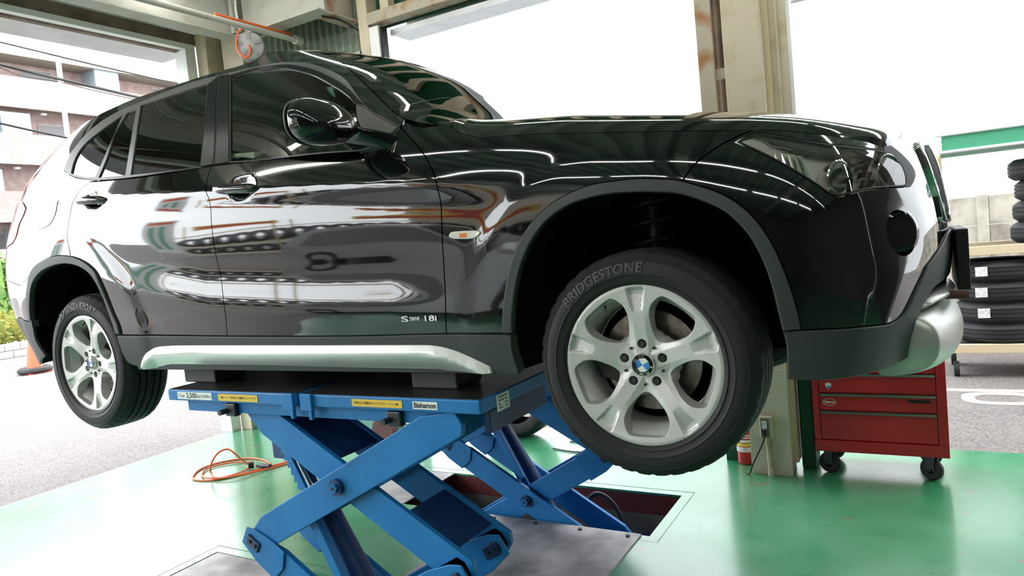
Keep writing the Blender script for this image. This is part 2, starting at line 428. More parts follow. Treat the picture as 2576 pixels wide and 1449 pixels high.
# ---- nose (B) front stations
S_NOSE = [-1.0, -.6, -.2, .1, .3, .45, .6, .75, .9, 1.1, 1.35, 1.55]
NOSE_X = [
 [-1.0, -.6, -.2, .1, .34, .45, .53, .59, .635, .68, .715, .725],
 [-1.0, -.6, -.2, .1, .35, .475, .56, .62, .67, .715, .75, .765],
 [-1.0, -.6, -.2, .1, .355, .485, .57, .635, .69, .74, .775, .787],
 [-1.0, -.6, -.2, .1, .345, .47, .55, .615, .672, .728, .762, .772],
 [-1.0, -.6, -.2, .1, .31, .42, .50, .572, .635, .695, .728, .738],
 [-1.0, -.6, -.2, .1, .25, .34, .41, .475, .53, .59, .625, .635]]
NOSE_Y = [
 [.02, .02, .015, .0, .0, .03, .10, .20, .32, .48, .70, .855],
 [-.012, -.012, -.014, -.018, -.013, .03, .10, .20, .32, .48, .70, .855],
 [-.020, -.022, -.028, -.030, -.018, .028, .10, .20, .32, .48, .70, .855],
 [-.030, -.031, -.036, -.036, -.016, .034, .10, .20, .32, .48, .70, .855],
 [-.036, -.034, -.030, -.020, .025, .072, .14, .24, .35, .50, .71, .855],
 [-.020, -.008, .035, .085, .135, .19, .26, .35, .45, .58, .74, .855]]
def softplus(d, w):
    return w*np.logaddexp(0, d/w)
def zchar(x): return np.interp(x, [-3.6, -2.38, -1.72, -1.42, -1.12, -.62, -.42, .3], [.80, .751, .693, .670, .644, .591, .562, .50])
def disp_side(s, z):
    """pressed lines of the body side: character crease, hollow under it, lower swage, flares round the arches"""
    fade = np.clip((s+3.5)/.5, 0, 1)*np.clip((-.30-s)/.35, 0, 1)
    d = z - zchar(s)
    y = fade*.34*(softplus(d, .004)-softplus(d, .045))
    y = y + fade*.004*np.exp(-((d+.07)/.035)**2)
    zs = np.interp(s, [-2.6, -2.3, -1.8, -1.2, -.7], [.42, .33, .25, .21, .19])
    inside = np.clip((s+2.75)/.3, 0, 1)*np.clip((-.55-s)/.3, 0, 1)
    y = y - inside*.007*np.exp(-((z-zs)/.06)**2) + inside*.005*np.exp(-((z-zs-.13)/.06)**2)
    for cx_, rz, ax in ((0.02, .10, .53), (-2.80, .10, .49)):
        r = np.sqrt(((s-cx_)/ax)**2+((z-rz)/.47)**2)
        y = y - (.006 if cx_ > -1 else .010)/(1+np.exp((r-1.12)/.026))
    return y*(np.abs(s+1.38) < 2.6)
B_S = S_REAR + S_SIDE + S_NOSE
_BX, _BY = [], []
for r, z in enumerate(ZR):
    rx = [p[0] for p in REAR[r]]; ry = [p[1] for p in REAR[r]]
    k = min(r, 5); nx = list(NOSE_X[k]); ny = list(NOSE_Y[k])
    if r > 5:
        dz = z-.70; nx = [v - (0 if i < 4 else dz*1.2) for i, v in enumerate(nx)]
        ny = [YSIDE[r]+.012, YSIDE[r]+.05] + [v + dz*.9 for v in ny[2:]]
    _BX.append(rx+S_SIDE+nx); _BY.append(ry+[YSIDE[r]]*4+ny)
B = Net(B_S, ZR, _BX, _BY, disp_side)
# ---- greenhouse (U): same rear and sides, front stations are the A pillar and the windscreen
S_SCREEN = [-1.10, -1.04, -.72, -.50, -.30]
SCREEN = {.70: [(-.76, .00), (-.63, .05), (-.49, .40), (-.44, .855)], .85: [(-.885, .043), (-.835, .108), (-.715, .40), (-.665, .855)],
 .95: [(-1.0, .072), (-.96, .145), (-.865, .42), (-.82, .855)], 1.05: [(-1.115, .117), (-1.08, .188), (-.995, .43), (-.955, .855)],
 1.15: [(-1.25, .176), (-1.22, .240), (-1.135, .45), (-1.095, .855)], 1.24: [(-1.42, .238), (-1.40, .285), (-1.30, .47), (-1.265, .855)]}
for _k, _r in SCREEN.items():            # windscreen plan: parabola about the centre plane
    (x1, y1), xc_ = _r[1], _r[3][0]
    kk = (xc_-x1)/(YC-y1)**2
    SCREEN[_k] = [_r[0], _r[1], (xc_-kk*(YC-.42)**2, .42), (xc_-kk*(YC-.66)**2, .66), (xc_, YC)]
U_SS = [-2.6, -2.2, -1.85, -1.5]
_UX, _UY = [], []
for r, z in enumerate(ZR):
    rx = [p[0] for p in REAR[r]]; ry = [p[1] for p in REAR[r]]
    if z in SCREEN: sc = SCREEN[z]
    else: sc = [(x-(z-.70)*-1.0*.9, y) for x, y in SCREEN[.70]]
    x9 = sc[0][0]
    sx = [-2.6, -2.2, -1.85+.12*(x9+1.1), -1.5+.45*(x9+1.1)]
    if z >= 1.15: sx[0] = -2.52; 
    _UX.append(rx+sx+[p[0] for p in sc]); _UY.append(ry+[YSIDE[r]]*4+[p[1] for p in sc])
U = Net(S_REAR+U_SS+S_SCREEN, ZR, _UX, _UY, lambda s, z: np.where(s < -1.2, disp_side(np.minimum(s, -1.2), z), 0)*np.clip((.86-z)/.06, 0, 1))

# ------------------------------------------------------------------ panels cut out of a surface
def densify(loop, step):
    out = []; n = len(loop)
    for i in range(n):
        a = np.array(loop[i], float); b = np.array(loop[(i+1) % n], float); L = np.linalg.norm(b-a)
        k = max(1, int(math.ceil(L/step)))
        out += [a+(b-a)*j/k for j in range(k)]
    return [p for i, p in enumerate(out) if np.linalg.norm(p-out[i-1]) > 1e-5]
def poly_area(P):
    x = np.array([p[0] for p in P]); y = np.array([p[1] for p in P]); return .5*float((x*np.roll(y, -1)-np.roll(x, -1)*y).sum())
def inset(P, d):
    """move each vertex of a ccw polygon inward by d"""
    n = len(P); out = []
    for i in range(n):
        a, b, c = P[i-1], P[i], P[(i+1) % n]
        e1 = b-a; e2 = c-b; e1 = e1/np.linalg.norm(e1); e2 = e2/np.linalg.norm(e2)
        n1 = np.array([-e1[1], e1[0]]); n2 = np.array([-e2[1], e2[0]]); m = n1+n2; L = m @ m
        m = m*(2/max(L, .35)) if L > 1e-9 else n1
        out.append(b+m*d)
    return out
def in_poly(Q, P):
    P = np.array(P); x, y = Q[:, 0], Q[:, 1]; c = np.zeros(len(Q), bool); n = len(P); j = n-1
    for i in range(n):
        xi, yi = P[i]; xj, yj = P[j]
        with np.errstate(divide='ignore', invalid='ignore'):
            t = ((yi > y) != (yj > y)) & (x < (xj-xi)*(y-yi)/(yj-yi+1e-15)+xi)
        c ^= t; j = i
    return c
def seg_dist(Q, P):
    P = np.array(P); d = np.full(len(Q), 1e9); n = len(P)
    for i in range(n):
        a = P[i]; b = P[(i+1) % n]; ab = b-a; t = np.clip(((Q-a) @ ab)/(ab @ ab+1e-15), 0, 1)
        d = np.minimum(d, np.linalg.norm(Q-(a+t[:, None]*ab), axis=1))
    return d
def curve(*segs):
    """polyline of smooth runs; each run is a list of (s,z); runs meet in corners"""
    out = []
    for s in segs:
        q = [np.array(p) for p in s]
        if len(q) > 2: q = smooth_path(q, 6)
        out += list(q)
    res = [out[0]]
    for p in out[1:]:
        if np.linalg.norm(p-res[-1]) > 2e-3: res.append(p)
    if np.linalg.norm(res[0]-res[-1]) < 2e-3: res.pop()
    return res
def panel_mesh(name, surf, loop, holes=(), gap=.002, depth=.012, step=.03, off=0.0, rnd=0.0, bstep=None, mirror=False, taper=0.0, shade=None):
    """mesh of a panel: outline and holes in (s,z); turned-in rim of the given depth"""
    bstep = bstep or step*.7
    loops = []
    for k, Lp in enumerate([loop]+list(holes)):
        P = densify(Lp, bstep); ar = poly_area(P)
        if (ar < 0) == (k == 0): P = P[::-1]
        P = inset(P, gap) if gap else P
        loops.append(P)
    tops = [inset(P, rnd) if rnd else P for P in loops]
    lo = np.min(np.array(tops[0]), 0); hi = np.max(np.array(tops[0]), 0)
    gx, gy = np.meshgrid(np.arange(lo[0], hi[0], step), np.arange(lo[1], hi[1], step)); gx = gx + (np.arange(gx.shape[0]) % 2)[:, None]*step*.5
    G = np.stack([gx.ravel(), gy.ravel()], 1)
    G = G[in_poly(G, tops[0])] if len(G) else G
    for h in tops[1:]:
        if len(G): G = G[~in_poly(G, h)]
    for h in tops:
        if len(G): G = G[seg_dist(G, h) > step*.45]
    V2 = []; E2 = []; rng = []
    for P in tops:
        k = len(V2); n = len(P); rng.append((k, n)); V2 += [Vector(p) for p in P]; E2 += [(k+i, k+(i+1) % n) for i in range(n)]
    V2 += [Vector(p) for p in G]
    vo, eo, fo, ov, _, _ = delaunay_2d_cdt(V2, E2, [], 0, 1e-6)
    vo = np.array([tuple(v) for v in vo]); fo = [tuple(f) for f in fo]
    cen = np.array([vo[list(f)].mean(0) for f in fo]); keep = in_poly(cen, tops[0])
    for h in tops[1:]: keep &= ~in_poly(cen, h)
    tris = []
    for f, k in zip(fo, keep):
        if not k: continue
        a = poly_area(vo[list(f)]); 
        if abs(a) < 1e-9: continue
        tris.append(f if a > 0 else f[::-1])
    offv = off(vo[:, 0], vo[:, 1]) if callable(off) else np.full(len(vo), off)
    nrm = surf.normal(vo[:, 0], vo[:, 1])
    if callable(off):
        e = 2e-3
        f = lambda s, z: surf(s, z)+surf.normal(s, z)*off(s, z)[:, None]
        n = np.cross(f(vo[:, 0]+e, vo[:, 1])-f(vo[:, 0]-e, vo[:, 1]), f(vo[:, 0], vo[:, 1]+e)-f(vo[:, 0], vo[:, 1]-e)); nsh = n/(np.linalg.norm(n, axis=1, keepdims=True)+1e-12)
    else: nsh = nrm if shade is None else shade(surf(vo[:, 0], vo[:, 1]))
    Vt = surf(vo[:, 0], vo[:, 1])+nrm*offv[:, None]
    V = [tuple(p) for p in Vt]; Nn = [tuple(p) for p in nsh]; F = list(tris)
    for li, (P, T) in enumerate(zip(loops, tops)):
        Pa = np.array(P); nb = surf.normal(Pa[:, 0], Pa[:, 1]); ob = off(Pa[:, 0], Pa[:, 1]) if callable(off) else off*np.ones(len(Pa))
        base = surf(Pa[:, 0], Pa[:, 1])
        # outward in-surface direction (away from the panel): rotate the tangent
        tan = np.roll(base, -1, 0)-np.roll(base, 1, 0); outd = np.cross(tan, nb); outd /= np.linalg.norm(outd, axis=1, keepdims=True)+1e-12
        n = len(P)
        if rnd:
            k0 = len(V)    # top ring duplicates (at inset loop) then boundary ring
            Ta = np.array(T); ot = off(Ta[:, 0], Ta[:, 1]) if callable(off) else off*np.ones(len(Ta)); nt_ = surf.normal(Ta[:, 0], Ta[:, 1])
            V += [tuple(p) for p in surf(Ta[:, 0], Ta[:, 1])+nt_*ot[:, None]]; Nn += [tuple(p) for p in nt_]
            k1 = len(V)
            V += [tuple(p) for p in base+nb*(ob-rnd*.8)[:, None]]; m = nb*.35+outd; m /= np.linalg.norm(m, axis=1, keepdims=True); Nn += [tuple(p) for p in m]
            F += [(k0+i, k1+i, k1+(i+1) % n, k0+(i+1) % n) for i in range(n)]
            top_off = ob-rnd*.8
        else: top_off = ob
        if depth:
            k2 = len(V)
            V += [tuple(p) for p in base+nb*top_off[:, None]]; Nn += [tuple(p) for p in outd]
            k3 = len(V)
            V += [tuple(p) for p in base+nb*(top_off-depth)[:, None]+outd*(taper if li else 0)]; Nn += [tuple(p) for p in outd]
            F += [(k2+i, k3+i, k3+(i+1) % n, k2+(i+1) % n) for i in range(n)]
    V = np.array(V); Nn = np.array(Nn); V[:, 2] += HUB
    if mirror:
        V[:, 1] = 2*YC-V[:, 1]; Nn[:, 1] *= -1; F = [f[::-1] for f in F]
    me = bpy.data.meshes.new(name); me.from_pydata(V.tolist(), [], F); me.update()
    me.polygons.foreach_set('use_smooth', [True]*len(me.polygons))
    me.normals_split_custom_set_from_vertices(Nn.tolist())
    return me
def panel(name, surf, loop, m, parent, both=True, label=None, **kw):
    o = link(name, panel_mesh(name, surf, loop, **kw), m, parent)
    if label: o['label'] = label
    if both:
        link(name, panel_mesh(name, surf, loop, mirror=True, **kw), m, parent)
    return o
# ================================================================== the car
CARP = thing('car', 'black compact SUV raised on the blue scissor lift, right side to the camera', 'car', (-1.38, YC, HUB-.33))
hb, hu = B.hit, U.hit
# ---- image-traced outlines (photo pixels) -> surface coordinates
D1 = hb([(531, 418), (521, 454), (519, 483), (526, 502), (531, 541), (533, 572), (540, 625), (549, 667), (559, 722), (566, 782), (571, 845)])
D2 = hb([(1008, 321), (1041, 356), (1066, 388), (1083, 419), (1095, 450), (1106, 495), (1111, 555), (1114, 625), (1118, 695), (1121, 764), (1123, 839)])
FAO = hb([(1265, 838), (1266, 782), (1272, 730), (1282, 677), (1296, 632), (1317, 590), (1345, 551), (1387, 513), (1429, 488), (1481, 467), (1534, 457), (1604, 450), (1676, 451), (1711, 455), (1763, 469), (1816, 488), (1858, 513), (1900, 551), (1935, 600), (1956, 639), (1976, 688), (1990, 726), (2001, 764), (2010, 799), (2015, 829)])
FAI = hb([(1293, 838), (1293, 799), (1298, 747), (1307, 695), (1321, 649), (1345, 600), (1380, 555), (1429, 520), (1481, 501), (1534, 490), (1604, 485), (1660, 486), (1711, 490), (1763, 506), (1816, 530), (1851, 558), (1882, 593), (1907, 635), (1928, 684), (1945, 740), (1956, 785), (1968, 834)])
RAO = hb([(306, 842), (300, 817), (284, 781), (271, 748), (257, 715), (243, 684), (221, 662), (199, 650), (177, 644), (149, 643), (124, 648), (102, 659), (86, 673), (76, 693), (72, 715), (69, 739), (70, 759), (76, 806)], -3.45, -2.2)
RAI = hb([(293, 840), (287, 817), (273, 778), (257, 737), (243, 709), (226, 687), (204, 672), (179, 665), (155, 665), (130, 672), (108, 684), (91, 704), (83, 726), (80, 753), (81, 795), (86, 822)], -3.45, -2.2)
HG = hb([(1130, 310), (1150, 330), (1185, 341), (1220, 344), (1352, 336), (1500, 333), (1700, 329), (1800, 328), (1893, 328)])
BG = hb([(1893, 328), (1854, 344), (1809, 367), (1749, 412), (1718, 453)])
HE = hb([(1893, 328), (1917, 327), (1990, 330), (2095, 342), (2165, 353), (2235, 372)])
HL = hb([(1851, 358), (1872, 345), (1896, 336), (1917, 335), (1956, 341), (2025, 353), (2095, 363), (2165, 371), (2221, 380), (2263, 409), (2277, 437), (2280, 461), (2273, 470), (2235, 472), (2183, 477), (2141, 487), (2113, 494), (2088, 489), (2060, 470), (2008, 437), (1956, 407), (1903, 381)])
GT = hb([(2015, 830), (2060, 829), (2165, 822), (2235, 813), (2266, 792), (2284, 764), (2305, 719), (2329, 667)])
DB = hb([(297, 841), (571, 845), (850, 845), (1123, 839), (1265, 838)])
BELT_F = hb([(531, 418), (580, 412), (700, 400), (800, 389), (908, 381), (950, 364), (985, 340), (1008, 321)])
BELT_R = hb([(226, 457), (252, 456), (349, 447), (440, 433), (503, 423), (531, 418)])
RDR = hb([(226, 457), (204, 476), (190, 497), (180, 520), (173, 558), (169, 590), (173, 618), (178, 645)])
def cut(path, p0, p1):
    """part of a polyline between the vertices nearest to p0 and p1"""
    A = np.array(path); i = ((A-np.array(p0))**2).sum(1).argmin(); j = ((A-np.array(p1))**2).sum(1).argmin()
    return path[i:j+1] if i <= j else path[j:i+1][::-1]
# handle bowls are pressed into the doors
HC = [hb([(605, 474)])[0], hb([(236, 503)])[0]]
_disp0 = B.disp
def _disp_b(s, z):
    y = _disp0(s, z)
    for (hs, hz), w in zip(HC, (.092, .092)):
        r2 = ((s-hs)/w)**2+((z-hz)/.054)**2
        y = y + .020*np.clip(1-r2, 0, 1)**1.8
    fs, fz = FOGC
    r2 = ((s-fs)/.13)**2+((z-fz)/.095)**2
    y = y + .014*np.exp(-(r2**1.6)*.9)
    return y
FOGC = hb([(2270, 586)])[0]
B.disp = _disp_b; 

# ---- painted side panels
front_door_loop = curve(BELT_F, D2, cut(DB, DB[3], DB[1]), D1[::-1])
front_door = panel('front_door', B, front_door_loop, 'paint', CARP, step=.014, label='gloss black front door skin')
rear_low = cut(RAO, RAO[0], RAO[8])
rear_door_loop = curve(BELT_R, D1, [D1[-1], RAO[0]], rear_low, RDR[::-1])
rear_door = panel('rear_door', B, rear_door_loop, 'paint', CARP, step=.014, label='gloss black rear door skin')
fender_top = hb([(1008, 321), (1023, 308), (1042, 316), (1070, 319), (1100, 315), (1130, 310)])
fender_loop = curve(fender_top, HG, BG, cut(FAO, FAO[13], FAO[0]), [FAO[0], D2[-1]], D2[::-1])
fender = panel('front_fender', B, fender_loop, 'paint', CARP, step=.014)
# rear quarter with the D pillar, roof rail and A pillar in one pressing (U surface)
def s_of_x(x, z, lo=-3.6, hi=-1.0):
    for _ in range(50):
        m = (lo+hi)/2
        if U.raw([m], [z])[0, 0] < x: lo = m
        else: hi = m
    return (lo+hi)/2
SIL = [(859, 137), (804, 133), (734, 135), (681, 138), (629, 149), (577, 164), (524, 184), (472, 200), (419, 219), (349, 243), (300, 268)]
ROOF_E = []
for p in SIL:
    P = at(p[0], p[1], 1, .232); ROOF_E.append((s_of_x(P[0], P[2]-HUB), min(1.238, P[2]-HUB-.006)))
ROOF_E = [(-1.04, 1.205)] + [q for q in ROOF_E if q[0] < -1.12] + [(-3.0, 1.205), (-3.25, 1.185), (-3.45, 1.165)]
DLO_T = hu([(161, 428), (166, 416), (178, 388), (196, 363), (224, 332), (259, 304), (300, 280), (349, 259), (419, 231), (489, 206), (552, 190), (629, 171), (681, 161), (734, 157), (769, 159), (804, 168), (839, 182), (874, 206), (922, 269), (957, 293), (1006, 321)])
DLO_B = hu([(1006, 321), (985, 340), (950, 364), (908, 379), (800, 387), (580, 410), (503, 421), (349, 445), (252, 454), (196, 448), (171, 437), (161, 428)])
WS_BASE = (-1.04, .835)
TLE = [(-3.36, .62), (-3.31, .655), (-3.295, .71), (-3.243, .75), (-3.22, .785)]
side_frame_loop = curve([WS_BASE, (-1.04, .95), (-1.04, 1.05), (-1.04, 1.15), ROOF_E[0]], ROOF_E, [ROOF_E[-1], (-3.62, 1.12), (-3.70, 1.0), (-3.66, .86)],
    [(-3.66, .86), (-3.55, .84), (-3.35, .82), TLE[-1]], TLE[::-1], [(-3.36, .62), (-3.55, .60)], [(-3.55, .60), (-3.50, .46), (-3.36, .42), (-3.26, .40)], [(-3.26, .40)]+cut(RAO, RAO[13], RAO[8]), RDR[::-1][1:], [DLO_B[8], DLO_B[9], DLO_B[10], DLO_B[11]], DLO_T, [DLO_T[-1], WS_BASE])
side_frame = panel('body_side_frame', U, side_frame_loop, 'paint', CARP, step=.015, label='gloss black rear quarter, roof rail and windscreen pillar')
# rear bumper (painted upper, grey lower) and tailgate
rb_top = [(-3.26, .40), (-3.36, .42), (-3.50, .46), (-3.55, .60)]
GRB = hb([(83, 810), (63, 806), (48, 799)], -3.5, -3.0)
rear_bumper_loop = curve(rb_top, [(-3.55, .60), (-3.9, .58), (-4.45, .58)], [(-4.45, .58), (-4.45, .20)], [(-4.45, .20), (-3.9, .205), (-3.6, .21), GRB[2], GRB[1], GRB[0]], cut(RAO, RAO[17], RAO[13]))
panel('rear_bumper', B, rear_bumper_loop, 'paint', CARP, step=.025)
rear_low_loop = curve([GRB[0], GRB[1], GRB[2], (-3.6, .21), (-3.9, .205), (-4.45, .20)], [(-4.45, .20), (-4.45, -.03)], [(-4.45, -.03), (-3.7, -.03), (-3.50, -.02), (-3.33, .0)], hb([(116, 893), (94, 858), (86, 822), (83, 810)], -3.5, -2.9))
panel('rear_bumper_cladding', B, rear_low_loop, 'cladding', CARP, step=.03, off=.006, label='dark grey plastic lower rear bumper')
tail_loop = curve([(-3.55, .60), (-3.36, .62)], TLE, [TLE[-1], (-3.35, .82), (-3.55, .84), (-3.66, .86)], [(-3.66, .86), (-3.95, .85)], [(-3.95, .85), (-3.95, .66)], [(-3.95, .66), (-3.7, .60), (-3.55, .60)])
panel('tail_light', B, tail_loop, 'tail_red', CARP, step=.02, off=.004, rnd=.004, label='red tail light lens')
gate_loop = curve([(-3.66, .86), (-3.70, 1.0), (-3.62, 1.12)], [(-3.62, 1.12), (-3.8, 1.14), (-4.45, 1.16)], [(-4.45, 1.16), (-4.45, .58)], [(-4.45, .58), (-3.9, .58), (-3.70, .60), (-3.95, .66)], [(-3.95, .66), (-3.95, .85)])
gw_loop = curve([(-3.80, .93), (-3.82, 1.0), (-3.78, 1.08)], [(-3.78, 1.08), (-4.45, 1.11)], [(-4.45, 1.11), (-4.45, .91)])
panel('tailgate', U, gate_loop, 'paint', CARP, step=.04, holes=[curve([(-3.80, .93), (-3.82, 1.0), (-3.78, 1.08)], [(-3.78, 1.08), (-4.40, 1.11)], [(-4.40, 1.11), (-4.40, .91)])])
panel('rear_window', U, gw_loop, 'glass_privacy', CARP, step=.05, off=-.006, depth=0)
# fuel flap: thin outline ring groove shown as its own panel
FL = hb([(148, 505), (141, 535), (124, 566), (100, 577), (88, 576), (92, 556), (112, 528), (128, 508)], -3.6, -2.9)
panel('fuel_flap', B, curve(FL+[FL[0]]), 'paint', CARP, both=False, step=.02, off=.0025, rnd=.0015, gap=0)

# ---- front bumper, painted and grey
bump_loop = curve(BG[::-1], HE, [HE[-1], (1.02, .574), (1.1, .598), (1.3, .616), (1.55, .622)], [(1.55, .622), (1.55, .29)], [(1.55, .29), (1.3, .285), (1.1, .245), GT[-1]], GT[::-1], cut(FAO, FAO[-1], FAO[13]))
fog_ring = [(FOGC[0]+.084*math.cos(t), FOGC[1]+.060*math.sin(t)) for t in np.linspace(0, 2*math.pi, 28, endpoint=False)]
kid_hole = lambda g: curve([(1.13-g, .535+g), (1.2, .558+g), (1.35, .566+g), (1.47+g, .562+g)], [(1.47+g, .562+g), (1.48+g, .46), (1.46+g, .34-g)], [(1.46+g, .34-g), (1.36, .325-g), (1.24-g, .335-g)], [(1.24-g, .335-g), (1.16-g, .44), (1.13-g, .535+g)])
panel('front_bumper', B, bump_loop, 'paint', CARP, step=.015, holes=[curve(HL+[HL[0]]), [np.array(p) for p in fog_ring], kid_hole(.0)])
grey_loop = curve([FAI[-1], FAO[-1]], GT, [GT[-1], (1.1, .245), (1.3, .285), (1.55, .29)], [(1.55, .29), (1.55, .14)], [(1.55, .14), (1.25, .14), (1.09, .135), (1.0, .105), (.95, .07), (.93, .03), (.93, -.01), (.945, -.045)], [(.945, -.045), (.8, -.047), (.62, -.045), (.45, -.040), (.35, -.033)], [(.35, -.033), (.345, .05), FAI[-1]])
panel('front_bumper_cladding', B, grey_loop, 'cladding', CARP, step=.02, off=.006, rnd=.003, label='matt dark grey lower front bumper')
# ---- grey arch and sill mouldings
arch_f = curve(FAO, [FAO[-1], FAI[-1]], FAI[::-1], [FAI[0], FAO[0]])
panel('wheel_arch_trim', B, arch_f, 'cladding', CARP, step=.02, off=.010, rnd=.004, depth=.03, label='matt dark grey front wheel arch moulding')
arch_r = curve(RAO, [RAO[-1], hb([(83, 808)], -3.5, -2.9)[0], RAI[-1]], RAI[::-1], [RAI[0], RAO[0]])
panel('wheel_arch_trim', B, arch_r, 'cladding', CARP, step=.02, off=.010, rnd=.004, depth=.03, label='matt dark grey rear wheel arch moulding')
SCL = hb([(297, 843), (304, 869), (314, 894), (328, 913), (349, 921)])
SCR = hb([(1289, 841), (1291, 869), (1296, 897), (1305, 922)])
sill_loop = curve([SCL[0]]+DB[1:4]+[SCR[0]], SCR, [(SCR[-1][0], -.03), (SCL[-1][0], -.03)], SCL[::-1])
panel('sill_cladding', B, sill_loop, 'cladding', CARP, step=.03, off=.008, rnd=.003, depth=.04, label='matt dark grey sill moulding')
SST = hb([(360, 912), (362, 902), (370, 887), (391, 873), (419, 868), (489, 866), (800, 865), (1045, 864), (1097, 866), (1132, 873), (1167, 885), (1202, 901), (1237, 918)])
strip_loop = curve(SST, [SST[-1], (SST[-1][0]+.01, -.022)], [(SST[-1][0]+.01, -.022), (SST[0][0]+.02, -.022)], [(SST[0][0]+.02, -.022), SST[0]])
def strip_off(s, z):
    zt = np.interp(s, [q[0] for q in SST], [q[1] for q in SST]); d = zt-z
    return .010+.018*np.clip(d/.028, 0, 1)-.022*np.clip((d-.028)/.06, 0, 1)**1.3
panel('sill_strip', B, strip_loop, 'sill_silver', CARP, step=.012, off=strip_off, rnd=.003, depth=.03, label='matt silver sill trim strip')

# ---- windows
def glass_loop(px, s=U):
    runs = []
    for q in px:
        if len(q) == 2: q = [tuple(np.array(q[0])*(1-t)+np.array(q[1])*t) for t in np.linspace(0, 1, 6)]
        runs.append(s.hit(q))
    return curve(*runs)
FG = glass_loop([[(580, 196), (646, 180), (709, 174), (734, 176), (786, 190), (839, 218), (874, 242), (891, 260)], [(891, 260), (896, 300), (912, 335), (935, 360)], [(935, 360), (905, 376), (800, 384), (580, 407)], [(580, 407), (580, 196)]])
RG = glass_loop([[(524, 212), (440, 238), (355, 267)], [(355, 267), (330, 440)], [(330, 440), (420, 431), (503, 419)], [(503, 419), (524, 212)]])
SG = glass_loop([[(343, 278), (320, 286)], [(320, 286), (280, 366), (250, 447)], [(250, 447), (316, 441)], [(316, 441), (343, 278)]])
QG = glass_loop([[(309, 291), (259, 326), (212, 366), (188, 405), (180, 436)], [(180, 436), (210, 444), (241, 446)], [(241, 446), (309, 291)]])
BP1 = glass_loop([[(526, 212), (552, 192)], [(552, 192), (545, 300), (538, 414)], [(538, 414), (504, 420)], [(504, 420), (526, 212)]])
BP2 = glass_loop([[(554, 192), (578, 188)], [(578, 188), (578, 408)], [(578, 408), (540, 414)], [(540, 414), (547, 300), (554, 192)]])
SEAL = curve(hu([(579, 190), (646, 171), (709, 164), (734, 165), (786, 176), (839, 200), (874, 223), (918, 268)]), hu([(918, 268), (891, 260)]), hu([(891, 260), (874, 242), (839, 218), (786, 190), (734, 176), (709, 174), (646, 180), (580, 196)]))
MTR = glass_loop([[(893, 262), (922, 275), (957, 298), (1002, 322)], [(1002, 322), (985, 338), (960, 352), (937, 360)], [(937, 360), (914, 335), (898, 300), (893, 262)]])
DLOo = curve(DLO_T, DLO_B)
frame_hole = lambda L: L
panel('window_frame', U, DLOo, 'trim_grey', CARP, holes=[FG, RG, SG, QG, BP1, BP2, MTR], step=.02, off=.003, gap=.0015, rnd=.0, depth=.007, label='satin grey side window surround')
class GlassSurf:
    """gently curved sheet fitted through the side windows; parameters are x and z"""
    def __init__(s):
        a, b_ = np.meshgrid(np.linspace(-3.02, -1.09, 40), np.linspace(.76, 1.20, 16)); a = a.ravel(); b_ = b_.ravel()
        P = U.raw(a, b_); x, y, z = P.T; k = (x > -3.0) & (x < -.90)
        s.c = np.linalg.lstsq(s.basis(x[k], z[k]), y[k], rcond=None)[0]
    def __call__(s, x, z):
        x = np.asarray(x, float); z = np.asarray(z, float); c = s.c
        return np.stack([x, s.basis(x, z) @ c, z], -1)
    def basis(s, x, z):
        x = x+2.0; z = z-1.0; return np.stack([np.ones(len(x)), x, z, x*x, z*z, x*z, x**3, z**3, x*x*z, x*z*z, x**4], -1)
    def normal(s, x, z):
        x = np.asarray(x, float); z = np.asarray(z, float); c = s.c
        e = 1e-3; n = np.stack([(s(x+e, z)-s(x-e, z))[:, 1]/(2*e), -np.ones(len(x)), (s(x, z+e)-s(x, z-e))[:, 1]/(2*e)], -1); return n/np.linalg.norm(n, axis=1, keepdims=True)
GS = GlassSurf()
gnorm = lambda P: GS.normal(P[:, 0], P[:, 2])
for nm, L, mt, par in (('window_pane', FG, 'glass_tint', front_door), ('window_pane', RG, 'glass_privacy', rear_door), ('window_pane', SG, 'glass_privacy', rear_door), ('window_pane', QG, 'glass_privacy', side_frame)):
    o = link(nm, panel_mesh(nm, U, L, step=.03, off=-.003, depth=0, gap=-.004, shade=gnorm), mt, par)
    link(nm, panel_mesh(nm, U, L, step=.03, off=-.003, depth=0, gap=-.004, shade=gnorm, mirror=True), mt, CARP)
for L in (BP1, BP2):
    panel('door_pillar', U, L, 'pillar_black', CARP, step=.03, off=.004, rnd=.002, label='satin black door pillar')
panel('window_seal', U, SEAL, 'pillar_black', CARP, step=.02, off=.0042, depth=.004, gap=.0005, label='black rubber window seal')
panel('mirror_triangle', U, MTR, 'trim_grey', CARP, step=.03, off=.004, rnd=.002, label='satin grey corner panel behind the mirror')
